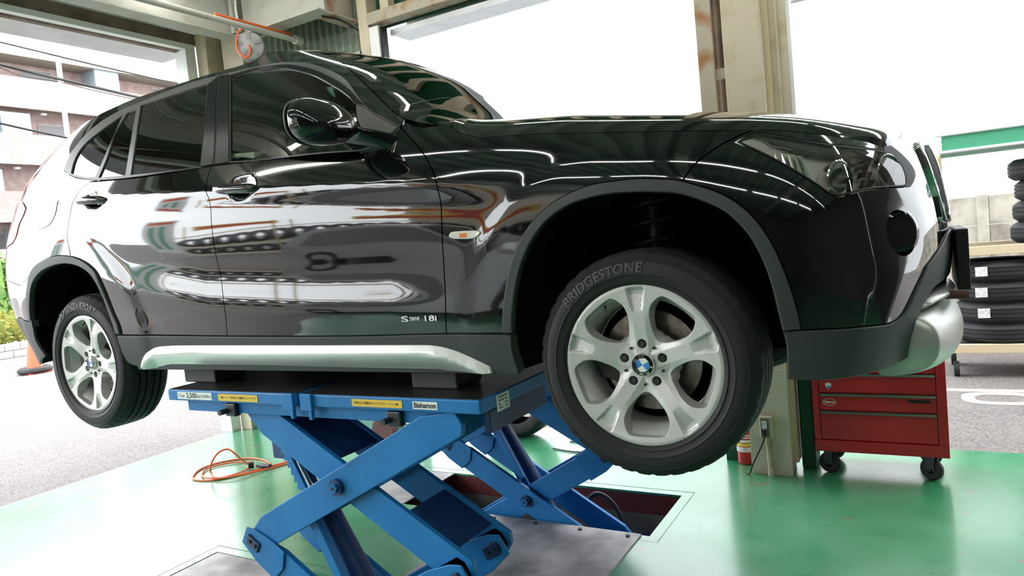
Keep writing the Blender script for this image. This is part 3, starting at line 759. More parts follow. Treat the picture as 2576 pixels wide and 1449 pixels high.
# ---- windscreen on U, near half plus far half in one pane each
ws_loop = curve([(-1.035, .845), (-1.035, .95), (-1.035, 1.05), (-1.035, 1.15), (-1.035, 1.203)], [(-1.035, 1.203), (-.85, 1.218), (-.6, 1.228), (-.30, 1.232)], [(-.30, 1.232), (-.30, .80)], [(-.30, .80), (-.7, .795), (-.95, .80), (-1.035, .845)])
panel('windscreen', U, ws_loop, 'glass_screen', CARP, step=.04, off=-.002, depth=0, gap=0)
frit1 = curve([(-1.034, .846), (-.95, .801), (-.7, .796), (-.30, .801)], [(-.30, .801), (-.30, .862)], [(-.30, .862), (-.7, .858), (-.93, .868), (-.985, .905)], [(-.985, .905), (-1.034, .905)])
panel('windscreen_border', U, frit1, 'black', CARP, step=.03, off=-.004, depth=0, gap=0, label='black printed lower edge of the windscreen')
frit2 = curve([(-1.034, .905), (-.985, .905)], [(-.985, .905), (-.985, 1.05), (-.985, 1.175)], [(-.985, 1.175), (-.7, 1.19), (-.30, 1.20)], [(-.30, 1.20), (-.30, 1.231)], [(-.30, 1.231), (-.6, 1.227), (-.85, 1.217), (-1.034, 1.202)], [(-1.034, 1.202), (-1.034, 1.05), (-1.034, .905)])
panel('windscreen_border', U, frit2, 'black', CARP, step=.03, off=-.004, depth=0, gap=0, label='black printed side and upper edge of the windscreen')
# ---- roof cap
def roof_mesh():
    E = [(-4.45, 1.16), (-4.0, 1.16), (-3.75, 1.15)] + [tuple(q) for q in ROOF_E[::-1]] + [(-.85, 1.222), (-.6, 1.232), (-.30, 1.236)]
    E = [np.array(p) for p in smooth_path(E, 5)]
    e = U(np.array([p[0] for p in E]), np.array([p[1] for p in E]))
    cxs = np.clip(e[:, 0]*.86-.30, -3.30, -1.26); zc = np.interp(cxs, [-3.35, -3.2, -3.0, -2.5, -2.0, -1.6, -1.4, -1.26], [1.165, 1.20, 1.245, 1.30, 1.318, 1.30, 1.272, 1.24])
    nT = 14; V = []; F = []
    for i in range(len(e)):
        c = np.array([cxs[i], YC, zc[i]])
        for t in np.linspace(0, 1, nT):
            p = e[i]*(1-t)+c*t; p[2] = e[i, 2]+(max(c[2], e[i, 2]+.002)-e[i, 2])*(1-(1-t)**2.6); V.append(p)
    for i in range(len(e)-1):
        for j in range(nT-1): F.append((i*nT+j, (i+1)*nT+j, (i+1)*nT+j+1, i*nT+j+1))
    V = np.array(V); V[:, 2] += HUB; n = len(V); V2 = V.copy(); V2[:, 1] = 2*YC-V2[:, 1]
    mb = MB(); mb.add(V, F); mb.add(V2, [f[::-1] for f in F]); return mb
o = roof_mesh().build('roof', 'paint', CARP); o.data.polygons.foreach_set('use_smooth', [True]*len(o.data.polygons))
# ---- bonnet: lofted between the shut line and the centre line
def hood_mesh():
    lead = [(1.02, .574), (1.1, .598), (1.3, .616), (1.50, .621)]
    path = smooth_path([np.array(q) for q in HG+HE[1:]+lead], 5)
    edge = B(np.array([p[0] for p in path]), np.array([p[1] for p in path]))
    xs0 = edge[:, 0]; V = []; F = []; nT = 30; ts = np.linspace(0, 1, nT)**1.5
    zs = lambda x: np.interp(x, [-.70, -.49, -.34, -.19, .07, .21, .33, .43, .54, .61, .67, .72], [.826, .804, .790, .774, .730, .706, .684, .659, .625, .603, .580, .560])
    zc = lambda x: np.interp(x, [-.70, -.50, -.41, -.12, .15, .371, .50, .586, .64, .69, .72], [.865, .856, .850, .812, .764, .715, .680, .650, .629, .606, .590])
    zh = lambda x, y: zs(x)+(zc(x)-zs(x))*np.clip((y-.30)/(YC-.30), -.3, 1)**1.0 if y >= .30 else zs(x)
    for i, e in enumerate(edge):
        f = (e[0]-xs0[0])/(xs0[-1]-xs0[0])
        xc = -.50+(xs0[-1]-.004+.50)*f
        ym = max(.30, e[1]+.22*(YC-e[1])); y3 = ym+.5*(YC-ym)
        xm = e[0]+(xc-e[0])*.30+.03*min(1, f*3)*max(0, 1-f); x3 = e[0]+(xc-e[0])*.75
        k = min(1, (YC-e[1])/.25)
        pts = [e, np.array([xm, ym, max(zh(xm, ym)*k+e[2]*(1-k), e[2]+.0005)]), np.array([x3, y3, max(zh(x3, y3)*k+e[2]*(1-k), e[2]+.001)]), np.array([xc, YC, max(zc(xc)*k+e[2]*(1-k), e[2]+.0015)])]
        dm = pts[1]-pts[0]; sh = lambda ty, tz: pts[0]+np.array([dm[0]*ty, dm[1]*ty, dm[2]*tz])
        pts = [pts[0], sh(.13, .36), sh(.38, .70)]+pts[1:]
        a = np.cumsum([0]+[np.linalg.norm(pts[j+1]-pts[j])+1e-4 for j in range(5)]); a = a/a[-1]
        D = nspl_matrix(a); Wt = nspl_weights(a, D, ts); V += list(Wt @ np.array(pts))
    n = len(edge)
    for i in range(n-1):
        for j in range(nT-1): F.append((i*nT+j, (i+1)*nT+j, (i+1)*nT+j+1, i*nT+j+1))
    k = len(V); V += [V[i*nT]+np.array([0, .006, -.012]) for i in range(n)]
    F += [(i*nT, k+i, k+i+1, (i+1)*nT) for i in range(n-1)]
    V = np.array(V); V[:, 2] += HUB; V2 = V.copy(); V2[:, 1] = 2*YC-V2[:, 1]
    mb = MB(); mb.add(V, F); mb.add(V2, [f[::-1] for f in F]); return mb
hood = hood_mesh().build('hood', 'paint', CARP, smooth=35)
mb = MB(); mb.add([(-.80, .10, HUB+.80), (-.50, .12, HUB+.765), (-.40, YC, HUB+.80), (-.66, YC, HUB+.815), (-.40, 2*YC-.12, HUB+.765), (-.80, 2*YC-.10, HUB+.80)], [(0, 1, 2, 3), (3, 2, 4, 5)])
mb.build('scuttle_panel', 'black', CARP)
# ---- inner dark shell added behind the gaps to block light; wheel housings, underbody
lin_loop = curve([(1.55, .55), (1.55, .0), (.50, .0), FAI[-1]], FAI[::-1], [FAI[0], (RAI[0][0], .05), RAI[0]], RAI, [RAI[-1], (-3.4, .05), (-4.45, .05), (-4.45, .80), (-3.3, .82), (-2.6, .80), (-1.7, .77), (-.72, .72), (-.3, .66), (.2, .60), (.8, .52), (1.55, .55)])
hl_hole = curve(HL+[HL[0]])
panel('inner_shell', B, lin_loop, 'liner', CARP, off=-.016, depth=0, gap=0, step=.05, holes=[hl_hole, [np.array(p) for p in fog_ring]])
def housing(path, name):
    for mir in (0, 1):
        P = B(np.array([p[0] for p in path]), np.array([p[1] for p in path])); P[:, 2] += HUB
        n = len(P); V = list(P+np.array([0, .012, 0])); Q = P.copy(); Q[:, 1] = .50; V += list(Q)
        V = np.array(V)
        if mir: V[:, 1] = 2*YC-V[:, 1]
        mb_ = MB(); mb_.add(V, [(i, i+1, n+i+1, n+i) for i in range(n-1)] + [tuple(range(n, 2*n))])
        mb_.build(name, 'liner', CARP)
housing(smooth_path([np.array(q) for q in FAI], 3), 'wheel_housing')
housing(smooth_path([np.array(q) for q in RAI], 3), 'wheel_housing')
mb = MB(); zb = HUB-.025
mb.prism([(-.42, .02), (-2.32, .02), (-2.36, .35), (-3.35, .35), (-3.45, YC), (-3.35, 1.36), (-2.36, 1.36), (-2.32, 1.69), (-.42, 1.69), (-.38, 1.30), (.55, 1.30), (.62, YC), (.55, .41), (-.38, .41)], 2, zb, zb+.14)
mb.build('underbody', 'liner', CARP)
for y_ in (.10, 1.57):
    mb = MB(); mb.box((-2.2, y_, zb-.004), (-.7, y_+.04, zb+.02)); mb.build('jacking_rail', 'liner', CARP)
# ---- headlights: lens, chrome bowls, eyebrow
def headlight(mir):
    lens = link('headlight', panel_mesh('headlight', B, curve(HL+[HL[0]]), step=.03, off=.001, depth=0, gap=.002, mirror=mir), 'glass_clear', CARP); lens['label'] = 'clear headlight lens'
    sg = lambda y: 2*YC-y if mir else y
    bk = link('reflector_housing', panel_mesh('reflector_housing', B, curve(HL+[HL[0]]), step=.02, off=lambda s, z: -.036*np.clip((s-.30)/.12, 0, 1), depth=0, gap=-.002, mirror=mir), 'lamp_beige', lens)
    P = B(np.array([.60, .86]), np.array([.475, .485])); N_ = B.normal(np.array([.60, .86]), np.array([.475, .485]))
    for (p, n_), r in zip(zip(P, N_), (.050, .048)):
        c = p-n_*.045+np.array([0, 0, HUB]); d = np.array([.86, -.5, .0]); d /= np.linalg.norm(d)
        if mir: c[1] = 2*YC-c[1]; d = d*np.array([1, -1, 1])
        m_ = MB(); m_.cyl(c, c+d*.038, r*.82, r, n=28, caps=False); m_.cyl(c, c+d*.001, r*.82, n=28); m_.build('lamp_bowl', 'lamp_chrome', lens, smooth=40)
        m_ = MB()
        for k in range(5):
            q = c+d*(.004+.010*math.cos(k*.35)); m_.cyl(q+d*.004*(4-k), q+d*(.004*(4-k)+.004), r*.62*math.cos(k*.33), n=24)
        m_.build('projector', 'lamp_chrome', lens, smooth=40)
        m_ = MB(); m_.lathe([(r, -.002), (r+.003, 0), (r, .002)], (0, 0, 0), 0, n=32, closed=True)
        R = Vector((1, 0, 0)).rotation_difference(Vector(d)).to_matrix(); m_.v = [tuple(R @ Vector(v)+Vector(c+d*.036)) for v in m_.v]; m_.build('halo_ring', 'lamp_chrome', lens, smooth=60)
    # stepped chrome block between the two bowls
    for k in range(4):
        s_ = np.array([.705, .775, .775, .705]); z_ = np.array([.440+.022*k, .440+.022*k, .458+.022*k, .458+.022*k]); q = B(s_, z_)-B.normal(s_, z_)*np.array([.026, .026, .012, .012])[:, None]; q[:, 2] += HUB
        if mir: q[:, 1] = 2*YC-q[:, 1]
        m_ = MB(); m_.add(q, [(0, 1, 2, 3)]); m_.build('chrome_step', 'lamp_chrome', lens)
    # fluted chrome side reflector
    m_ = MB()
    for k in range(7):
        s0 = .34+.022*k; q = B(np.array([s0, s0+.018, s0+.018, s0]), np.array([.515-.010*k, .500-.010*k, .560-.004*k, .566-.004*k])); nn = B.normal(np.array([s0]*4), np.array([.52]*4))
        q = q-nn*np.array([.020, .012, .012, .020])[:, None]; q[:, 2] += HUB
        if mir: q[:, 1] = 2*YC-q[:, 1]
        m_.add(q, [(0, 1, 2, 3)])
    m_.build('side_reflector', 'lamp_chrome', lens)
    brow = curve([HL[2], HL[4], HL[5], HL[6], HL[7], HL[8]], [(HL[8][0]-.01, HL[8][1]-.018), (HL[7][0], HL[7][1]-.024), (HL[6][0], HL[6][1]-.028), (HL[5][0], HL[5][1]-.026), (HL[4][0], HL[4][1]-.014), HL[2]])
    link('light_brow', panel_mesh('light_brow', B, brow, step=.02, off=-.008, depth=.01, gap=.001, mirror=mir), 'trim_grey', lens)
headlight(False); headlight(True)
HLi = inset([np.array(p) for p in (densify(curve(HL+[HL[0]]), .03) if poly_area(curve(HL+[HL[0]])) > 0 else densify(curve(HL+[HL[0]]), .03)[::-1])], .007)
panel('headlight_bezel', B, curve(HL+[HL[0]]), 'black', CARP, holes=[HLi], step=.02, off=.0018, depth=.01, gap=.0015, label='black headlight surround')
bez = curve(HL[8:13], [HL[12], (HL[12][0]+.05, HL[12][1]+.0), (HL[10][0]+.075, HL[10][1]+.01), (HL[8][0]+.05, HL[8][1]+.02), HL[8]])
panel('headlight_inner_bezel', B, bez, 'black', CARP, step=.02, off=.0015, depth=.004, gap=.001, label='black panel between headlight and grille')
# ---- blanked fog lamp openings
for mir in (False, True):
    c = B(np.array([FOGC[0]]), np.array([FOGC[1]]))[0]+np.array([0, 0, HUB]); d = np.array([.60, -.80, .02])
    if mir: c[1] = 2*YC-c[1]; d[1] *= -1
    d /= np.linalg.norm(d); R = Vector((1, 0, 0)).rotation_difference(Vector(d)).to_matrix()
    m_ = MB(); m_.lathe([(.001, .006), (.03, .005), (.055, .001), (.070, -.006), (.074, -.02)], (0, 0, 0), 0, n=40); m_.v = [tuple(R @ Vector(v)+Vector(c-d*.022)) for v in m_.v]
    o_ = m_.build('fog_cover', 'gloss_black', CARP, smooth=60); o_['label'] = 'gloss black round fog lamp cover'
# ---- kidney grille frames with vertical slats
for mir in (False, True):
    fr = link('kidney_grille', panel_mesh('kidney_grille', B, kid_hole(.012), holes=[kid_hole(-.012)], step=.02, off=.012, rnd=.004, depth=.03, gap=0, mirror=mir), 'chrome', CARP); fr['label'] = 'chrome kidney grille surround'
    for k in range(9):
        s0 = 1.175+.034*k
        L = [np.array(q) for q in ((s0, .335), (s0+.008, .335), (s0+.008, .556), (s0, .556))]
        link('slat', panel_mesh('slat', B, L, step=.05, off=.008, depth=.02, gap=0, mirror=mir), 'dark_steel', fr)
m_ = MB(); m_.box((.60, .50, HUB+.12), (.66, 1.21, HUB+.58)); m_.build('radiator', 'liner', CARP)
# ---- silver skid lip, number-plate bracket
def lip(prof, name, m, y0, y1, label=None):
    prof = [tuple(p) for p in smooth_path([np.array(p) for p in prof], 4, closed=True)]
    ys = np.linspace(y0, y1, 41); V = []; F = []; n = len(prof)
    for y in ys:
        u = abs(y-YC)/(YC-y0); dx = -.085*u**2.6; sc = 1-.45*max(0, u-.75)**2*8*.5
        V += [(x+dx, y, HUB+(z+.02)*sc-.02) for x, z in prof]
    for i in range(len(ys)-1): F += [(i*n+j, i*n+(j+1) % n, (i+1)*n+(j+1) % n, (i+1)*n+j) for j in range(n)]
    F += [tuple(range(n)), tuple(range(len(V)-1, len(V)-n-1, -1))]
    mb_ = MB(); mb_.add(V, F); o_ = mb_.build(name, m, CARP, smooth=75)
    if label: o_['label'] = label
lip([(.66, .035), (.74, .075), (.785, .055), (.805, .01), (.802, -.045), (.775, -.085), (.72, -.105), (.66, -.10), (.70, -.02)], 'skid_lip', 'sill_silver', .36, 1.35, 'silver skid lip under the front bumper')
lip([(.68, .095), (.755, .118), (.785, .112), (.79, .098), (.755, .088), (.68, .082)], 'intake_blade', 'sill_silver', .42, 1.29)
m_ = MB(); m_.box((.792, .665, HUB+.105), (.826, 1.045, HUB+.292)); pl = m_.build('number_plate_bracket', 'black', CARP, bevel=.004)
m_ = MB(); m_.cyl((.75, .60, HUB+.10), (.815, .60, HUB+.098), .013, n=16); m_.build('tow_cap', 'brown_rubber', CARP, smooth=40)
# ---- door handles
for k, (hs, hz) in enumerate(HC):
    for mir in (0, 1):
        xs = np.linspace(hs-.145, hs+.10, 15); zz = hz+np.interp(xs, [hs-.145, hs+.10], [.012, -.010]); P = B.raw(xs, zz)
        P[:, 1] = B.raw(np.array([hs-.14]), np.array([hz]))[0, 1]-.010-.012*np.sin(np.linspace(0, math.pi, 15)); P[:, 2] += HUB
        rr = .0185*np.clip(np.sin(np.linspace(.25, math.pi-.25, 15))*1.6, .35, 1)
        if mir: P[:, 1] = 2*YC-P[:, 1]
        m_ = MB(); m_.tube(P, rr, 12); hd = m_.build('door_handle', 'gloss_black', (front_door if k == 0 else rear_door) if not mir else CARP, smooth=60)
        if k == 0 and not mir:
            m_ = MB(); c = P[0]+np.array([.012, -.008, 0]); m_.cyl(c, c+np.array([0, -.006, 0]), .009, n=20); o_ = m_.build('lock_cylinder', 'chrome', CARP, smooth=40)
# ---- door mirrors
def mirror(mir):
    c = np.array([-.955, -.165, HUB+.825]); a = np.array([.085, .118, .076])
    V = []; F = []; nu, nv = 24, 32
    def sgnp(v, e): return math.copysign(abs(v)**e, v)
    for i in range(nu+1):
        ph = -math.pi/2+math.pi*i/nu
        for j in range(nv):
            th = 2*math.pi*j/nv
            x = sgnp(math.cos(ph), .8)*sgnp(math.cos(th), .8); y = sgnp(math.cos(ph), .8)*sgnp(math.sin(th), .8); z = sgnp(math.sin(ph), .8)
            if x < 0: x *= .35
            p = np.array([x, y, z])*a; f = max(0, x)**1.4; p[2] = p[2]*(1-.42*f)-.024*f; p[0] += .10*p[1]; V.append(c+p)
    for i in range(nu):
        for j in range(nv): F.append((i*nv+j, i*nv+(j+1) % nv, (i+1)*nv+(j+1) % nv, (i+1)*nv+j))
    V = np.array(V)
    flip = lambda A: np.column_stack([A[:, 0], 2*YC-A[:, 1], A[:, 2]]) if mir else A
    mb_ = MB(); mb_.add(flip(V), F); o_ = mb_.build('door_mirror', 'paint', CARP, smooth=70); o_['label'] = 'gloss black door mirror housing'
    # glass on the rearward face and a bright rim line
    ring = []
    for t in np.linspace(0, 2*math.pi, 40, endpoint=False):
        y = sgnp(math.cos(t), .75)*a[1]*.97; z = sgnp(math.sin(t), .75)*a[2]*.97; ring.append(c+np.array([-.022+.10*y, y, z]))
    mb_ = MB(); mb_.tube(flip(np.array(ring)), .0035, 8, closed=True); mb_.build('mirror_rim', 'trim_grey', o_, smooth=60)
    mb_ = MB(); mb_.add(flip(np.array(ring)+np.array([-.010, 0, 0])), [tuple(range(40))]); mb_.build('mirror_glass', 'chrome', o_)
    seam = [c+np.array([.35*0+math.cos(t)*a[0]*1.005, math.sin(t)*a[1]*1.005, -.020]) for t in np.linspace(-1.2, 1.45, 24)]
    seam = [p+np.array([.10*(p[1]-c[1]), 0, 0]) for p in seam]
    mb_ = MB(); mb_.tube(flip(np.array(seam)), .0022, 6); mb_.build('mirror_seam', 'black', o_)
    # foot on the door
    prof = [(-1.005, -.045), (-.84, -.035), (-.80, -.075), (-.90, -.085)]
    mb_ = MB(); P0 = np.array([[-.98, -.075, HUB+.775], [-.865, -.075, HUB+.775], [-.865, -.085, HUB+.81], [-.98, -.085, HUB+.81]]); P1 = np.array([[-.93, .015, HUB+.715], [-.78, .015, HUB+.715], [-.775, .02, HUB+.775], [-.92, .02, HUB+.775]])
    mb_.add(flip(np.vstack([P0, P1])), [(0, 1, 2, 3), (7, 6, 5, 4), (0, 4, 5, 1), (1, 5, 6, 2), (2, 6, 7, 3), (3, 7, 4, 0)]); mb_.build('mirror_foot', 'gloss_black', o_, bevel=.012, smooth=60)
mirror(False); mirror(True)
# ---- side repeater and badge
MK = hb([(1130, 593), (1135, 585), (1149, 582), (1195, 580), (1207, 582), (1209, 588), (1191, 600), (1149, 601), (1134, 598)])
mk = panel('side_marker', B, curve(MK+[MK[0]]), 'marker_lens', CARP, step=.012, bstep=.006, off=.005, rnd=.003, gap=0, depth=.008, label='clear side indicator lens')
AM = hb([(1158, 587), (1176, 586), (1176, 597), (1158, 598)])
link('amber_bulb', panel_mesh('amber_bulb', B, [np.array(q) for q in AM], step=.02, off=.0056, depth=.001, gap=0), 'amber', mk)
def on_door(px, dy=-.0025):
    s, z = hb([px])[0]; p = B(np.array([s]), np.array([z]))[0]; return p+np.array([0, dy, HUB])
bp = [on_door((1020, 803)), on_door((1045, 802)), on_door((1083, 801))]
for txt, p, sz, w, m_, nm in (('S', bp[0], .026, .030, 'chrome', 'badge_letter'), ('DRIVE', bp[1], .016, .040, 'chrome', 'badge_word'), ('18i', bp[2], .026, .048, 'chrome', 'badge_number')):
    text_obj(nm, txt, sz, p, (1, 0, .0), (0, -.05, 1), m_, CARP, width=w, depth=.0015, bold=.0004)
# ---- cabin
def seat(x, y, w):
    mb_ = MB(); mb_.cbox((x, y, HUB+.30), (.50, w, .16)); so = mb_.build('car_seat', 'seat', CARP, bevel=.05, smooth=50)
    mb_ = MB(); R = Matrix.Rotation(math.radians(-14), 3, 'Y'); mb_.cbox((x-.30, y, HUB+.63), (.14, w*.95, .62), R); mb_.build('seat_back', 'seat', so, bevel=.05, smooth=50)
    mb_ = MB(); mb_.cbox((x-.40, y, HUB+1.00), (.10, .26, .17)); mb_.build('headrest', 'seat', so, bevel=.04, smooth=50)
seat(-1.25, .46, .50); seat(-1.25, 1.25, .50); seat(-2.15, .50, .56); seat(-2.15, 1.21, .56)
m_ = MB(); m_.prism([(-.52, .35), (-.56, .77), (-.72, .825), (-.90, .815), (-1.0, .74), (-.98, .45), (-.9, .3)], 1, .16, 1.55); m_.v = [(x, y, z+HUB) for x, y, z in m_.v]; m_.build('dashboard', 'seat', CARP, bevel=.03)
ring = [(-1.08-.06*math.sin(t)*.6, .46+.185*math.cos(t), HUB+.72+.17*math.sin(t)) for t in np.linspace(0, 2*math.pi, 40, endpoint=False)]
m_ = MB(); m_.tube(ring, .016, 8, closed=True); m_.cyl((-1.08, .46, HUB+.72), (-.98, .46, HUB+.70), .05, n=16); m_.build('steering_wheel', 'seat', CARP, smooth=50)
m_ = MB(); m_.box((-3.2, .15, HUB+.20), (-.75, 1.56, HUB+.23)); m_.build('cabin_floor', 'seat', CARP)
# ================================================================== wheels (hub-local coordinates, outer face towards -y)
class RimFace:
    """height field of the rim's outer face in the wheel plane"""
    def _y(s, x, z):
        r = np.hypot(x, z); th = np.arctan2(z, x)
        y = np.interp(r, [0, .03, .075, .12, .17, .205, .222, .232], [.022, .022, .020, .012, .005, .002, .000, .002])
        k = np.round((th-math.pi/2)/(2*math.pi/5)); dth = th-math.pi/2-k*2*math.pi/5
        u = np.abs(np.sin(dth))*r; v = np.cos(dth)*r
        w = .015+(v-.15)*.17
        d = np.clip((w-u)/.005, 0, 1)*np.clip((v-.150)/.055, 0, 1)*np.clip((.2225-v)/.005, 0, 1)
        y = y+.013*d
        y = y+.006*np.clip((u-.018)/.02, 0, 1)*np.clip((.16-r)/.05, 0, 1)
        return y
    def __call__(s, a, b):
        a = np.asarray(a, float); b = np.asarray(b, float); return np.stack([a, s._y(a, b), b], -1)
    def normal(s, a, b, e=.0012):
        a = np.asarray(a, float); b = np.asarray(b, float)
        n = np.cross(s(a+e, b)-s(a-e, b), s(a, b+e)-s(a, b-e)); return n/np.linalg.norm(n, axis=1, keepdims=True)
def polar(r, deg): return np.array([r*math.cos(math.radians(deg)), r*math.sin(math.radians(deg))])
def rim_meshes():
    outer = [polar(.2315, a) for a in np.linspace(0, 360, 120, endpoint=False)]
    wins = []
    for k in range(5):
        c = 54+72*k
        half = [(.0815, 4), (.092, 12), (.112, 18.5), (.135, 22.5), (.158, 23.5), (.177, 22.2), (.193, 19.2), (.2045, 16.2), (.2085, 13.5), (.2075, 7)]
        pts = [polar(r, c+a) for r, a in half]+[polar(r, c-a) for r, a in half[::-1]]
        wins.append(smooth_path(pts, 3, closed=True))
    lugs = [[polar(.059, 90+72*k)+polar(.0135, a) for a in np.linspace(0, 360, 18, endpoint=False)] for k in range(5)]
    global HUB
    h = HUB; HUB = 0.0
    me = panel_mesh('wheel', RimFace(), outer, holes=wins+lugs, step=.0052, bstep=.0045, gap=0, rnd=.0020, depth=.040, taper=.007)
    HUB = h
    return me
RIM_ME = rim_meshes()
def tyre_mesh():
    R0 = .3285; W = .226; n = 160
    half = [(.2225, .016), (.2285, .004), (.234, -.003), (.2385, -.0085), (.2425, -.0095), (.2445, -.0065), (.255, -.0095), (.2600, -.0112), (.2612, -.0128), (.2635, -.0128), (.2648, -.0118), (.274, -.0120), (.288, -.0092), (.2955, -.0062), (.2968, -.0078), (.2995, -.0062), (.301, -.0030), (.312, .006), (.319, .014)]
    tread = []
    y0 = .018
    rows = [(.018, .3225), (.026, .3252), (.045, .3270), (.0455, .3195), (.053, .3195), (.0535, .3277), (.078, .3282), (.0785, .3205), (.087, .3205), (.0875, .3285), (.1015, .3285)]
    tread = [(r, y) for y, r in rows]
    prof = half+tread; mirp = [(r, .203-y) for r, y in prof[::-1]]; prof = prof+mirp
    m = len(prof); V = []; F = []
    for k in range(n):
        t = 2*math.pi*k/n
        for i, (r, y) in enumerate(prof):
            yy = min(y, .203-y); 
            if .010 < yy < .044 and k % 4 == 0: r -= .0042
            if .054 < yy < .077 and k % 6 == 0: r -= .004
            V.append((r*math.cos(t), y, r*math.sin(t)))
    for k in range(n):
        j = (k+1) % n
        for i in range(m-1): F.append((k*m+i, j*m+i, j*m+i+1, k*m+i+1))
    mb = MB(); mb.add(V, F); return mb
def arc_text(txt, size, r, mid_deg, y, depth=.0012, **kw):
    V, F = text_mesh(txt, size, depth=depth, **kw); mb = MB(); P = []
    for x, yy, z in V:
        a = math.radians(mid_deg)-x/r; rr = r+yy
        bul = -.013+.0022*abs((rr-.268)/.02)**2
        P.append((rr*math.cos(a), y+bul-z, rr*math.sin(a)))
    mb.add(P, F); return mb
def make_wheel(label, letters, spin):
    w = link('wheel', RIM_ME, None, CARP)
    if not RIM_ME.materials: RIM_ME.materials.append(M('rim_silver'))
    w['label'] = label
    return w
def wheel_parts(w, letters, mid, spin):
    def put(o): o.parent = w; o.matrix_parent_inverse = Matrix(); return o
    tm = tyre_mesh(); t = put(tm.build('tyre', 'rubber', None, smooth=38))
    b = MB(); b.lathe([(.2315, .0015), (.2295, .006), (.217, .010), (.203, .030), (.186, .055), (.182, .07), (.180, .175), (.205, .19), (.229, .205)], (0, 0, 0), 1, n=72); put(b.build('rim_barrel', 'rim_silver', None, smooth=50))
    b = MB(); b.cyl((0, .045, 0), (0, .20, 0), .075, n=36); put(b.build('hub', 'brake', None, smooth=40))
    b = MB(); b.cyl((0, .095, 0), (0, .118, 0), .148, n=60); b.cyl((0, .07, 0), (0, .096, 0), .085, n=40); put(b.build('brake_disc', 'disc_steel', None, smooth=40))
    b = MB(); b.cyl((0, .128, 0), (0, .134, 0), .178, n=48); put(b.build('brake_shield', 'liner', None, smooth=40))
    b = MB(); b.prism([(-.15, -.05), (-.085, -.07), (-.07, .07), (-.15, .06), (-.17, 0)], 1, .07, .14); put(b.build('brake_caliper', 'brake', None, bevel=.008))
    for k in range(5):
        p = polar(.059, 90+72*k); b = MB(); b.cyl((p[0], .028, p[1]), (p[0], .050, p[1]), .0125, n=16); b.cyl((p[0], .022, p[1]), (p[0], .030, p[1]), .0085, n=6); put(b.build('lug_bolt', 'brake', None, smooth=40))
        q = polar(.058, 54+72*k); b = MB(); b.cyl((q[0], .0185, q[1]), (q[0], .024, q[1]), .0038, n=12); put(b.build('vent_hole', 'black', None, smooth=40))
    p = polar(.200, 122); q = polar(.184, 122); b = MB(); b.cyl((p[0], .030, p[1]), (q[0], .012, q[1]), .0035, n=10); put(b.build('valve', 'rust', None, smooth=40))
    # roundel
    b = MB(); b.lathe([(.0345, .028), (.0345, .014), (.033, .0115), (.0315, .0115), (.031, .013)], (0, 0, 0), 1, n=48); put(b.build('cap_rim', 'chrome', None, smooth=40))
    b = MB(); b.lathe([(.0315, .0135), (.021, .0120), (.0205, .0125)], (0, 0, 0), 1, n=48); put(b.build('cap_ring', 'gloss_black', None, smooth=40))
    for k in range(4):
        a0 = spin+90*k; pts = [(0, .0118, 0)]+[(.0195*math.cos(math.radians(a0+90*i/12)), .0122, .0195*math.sin(math.radians(a0+90*i/12))) for i in range(13)]
        b = MB(); b.add(pts, [(0, i, i+1) for i in range(1, 13)]); put(b.build('cap_quadrant', 'blue_enamel' if k % 2 else 'white_enamel', None))
    b = MB(); b.lathe([(.0205, .0120), (.0195, .0112), (.0190, .0120)], (0, 0, 0), 1, n=40); put(b.build('cap_bezel', 'chrome', None, smooth=40))
    for ch, dg in (('B', 135), ('M', 90), ('W', 45)):
        V, F = text_mesh(ch, .0105, depth=.0003); a = math.radians(spin+dg); b = MB()
        b.add([((.0257+yy)*math.cos(a)+x*math.sin(a), .0118-z, (.0257+yy)*math.sin(a)-x*math.cos(a)) for x, yy, z in V], F); put(link('cap_letter', b.mesh('cap_letter', False), 'white_enamel'))
    put(arc_text(letters, .040, .279, mid, 0, bold=.0009, spacing=1.05, font_shear=.1).build('tyre_lettering', 'rubber_text', None))
specs = [((0, 0, HUB), 0, 'BRIDGESTONE', 112, -148, 'silver five-spoke front wheel nearest the camera'),
         ((-2.76, -.010, HUB), 0, 'POTENZA SPORT', 118, -100, 'silver five-spoke rear wheel hanging at the left'),
         ((0, 2*YC, HUB), math.pi, 'BRIDGESTONE', 112, 20, 'front wheel on the far side of the car'),
         ((-2.76, 2*YC, HUB), math.pi, 'BRIDGESTONE', 112, 60, 'rear wheel on the far side of the car')]
for loc, rz, letters, mid, spin, lab in specs:
    w = make_wheel(lab, letters, spin); w.location = loc; w.rotation_euler = (0, 0, rz)
    if loc[0] < -2: w.rotation_euler = (0, math.radians(24 if rz == 0 else 0), rz)
    wheel_parts(w, letters, mid, spin)
# front strut with coil spring in the housing
for y in (.33, 2*YC-.33):
    b = MB(); b.cyl((-.02, y, HUB+.05), (-.04, y+.02*(1 if y < 1 else -1), HUB+.45), .032, n=18); b.cyl((-.04, y, HUB+.43), (-.045, y, HUB+.56), .012, n=12); st = b.build('strut', 'dark_steel', CARP, smooth=40)
    b = MB(); b.tube([(-.035+.065*math.cos(t), y+.065*math.sin(t), HUB+.24+.026*t/math.pi*1.15) for t in np.linspace(0, 10*math.pi, 140)], .0075, 8); b.build('coil_spring', 'dark_steel', st, smooth=60)
    b = MB(); b.cyl((-.02, y-.12 if y < 1 else y+.12, HUB), (-.02, YC, HUB-.04), .03, n=14); b.build('drive_arm', 'dark_steel', CARP, smooth=40)
for y in (.33, 2*YC-.33):
    b = MB(); b.cyl((-2.76, .10 if y < 1 else 1.61, HUB), (-2.76, YC, HUB-.03), .035, n=14); b.build('axle_arm', 'dark_steel', CARP, smooth=40)
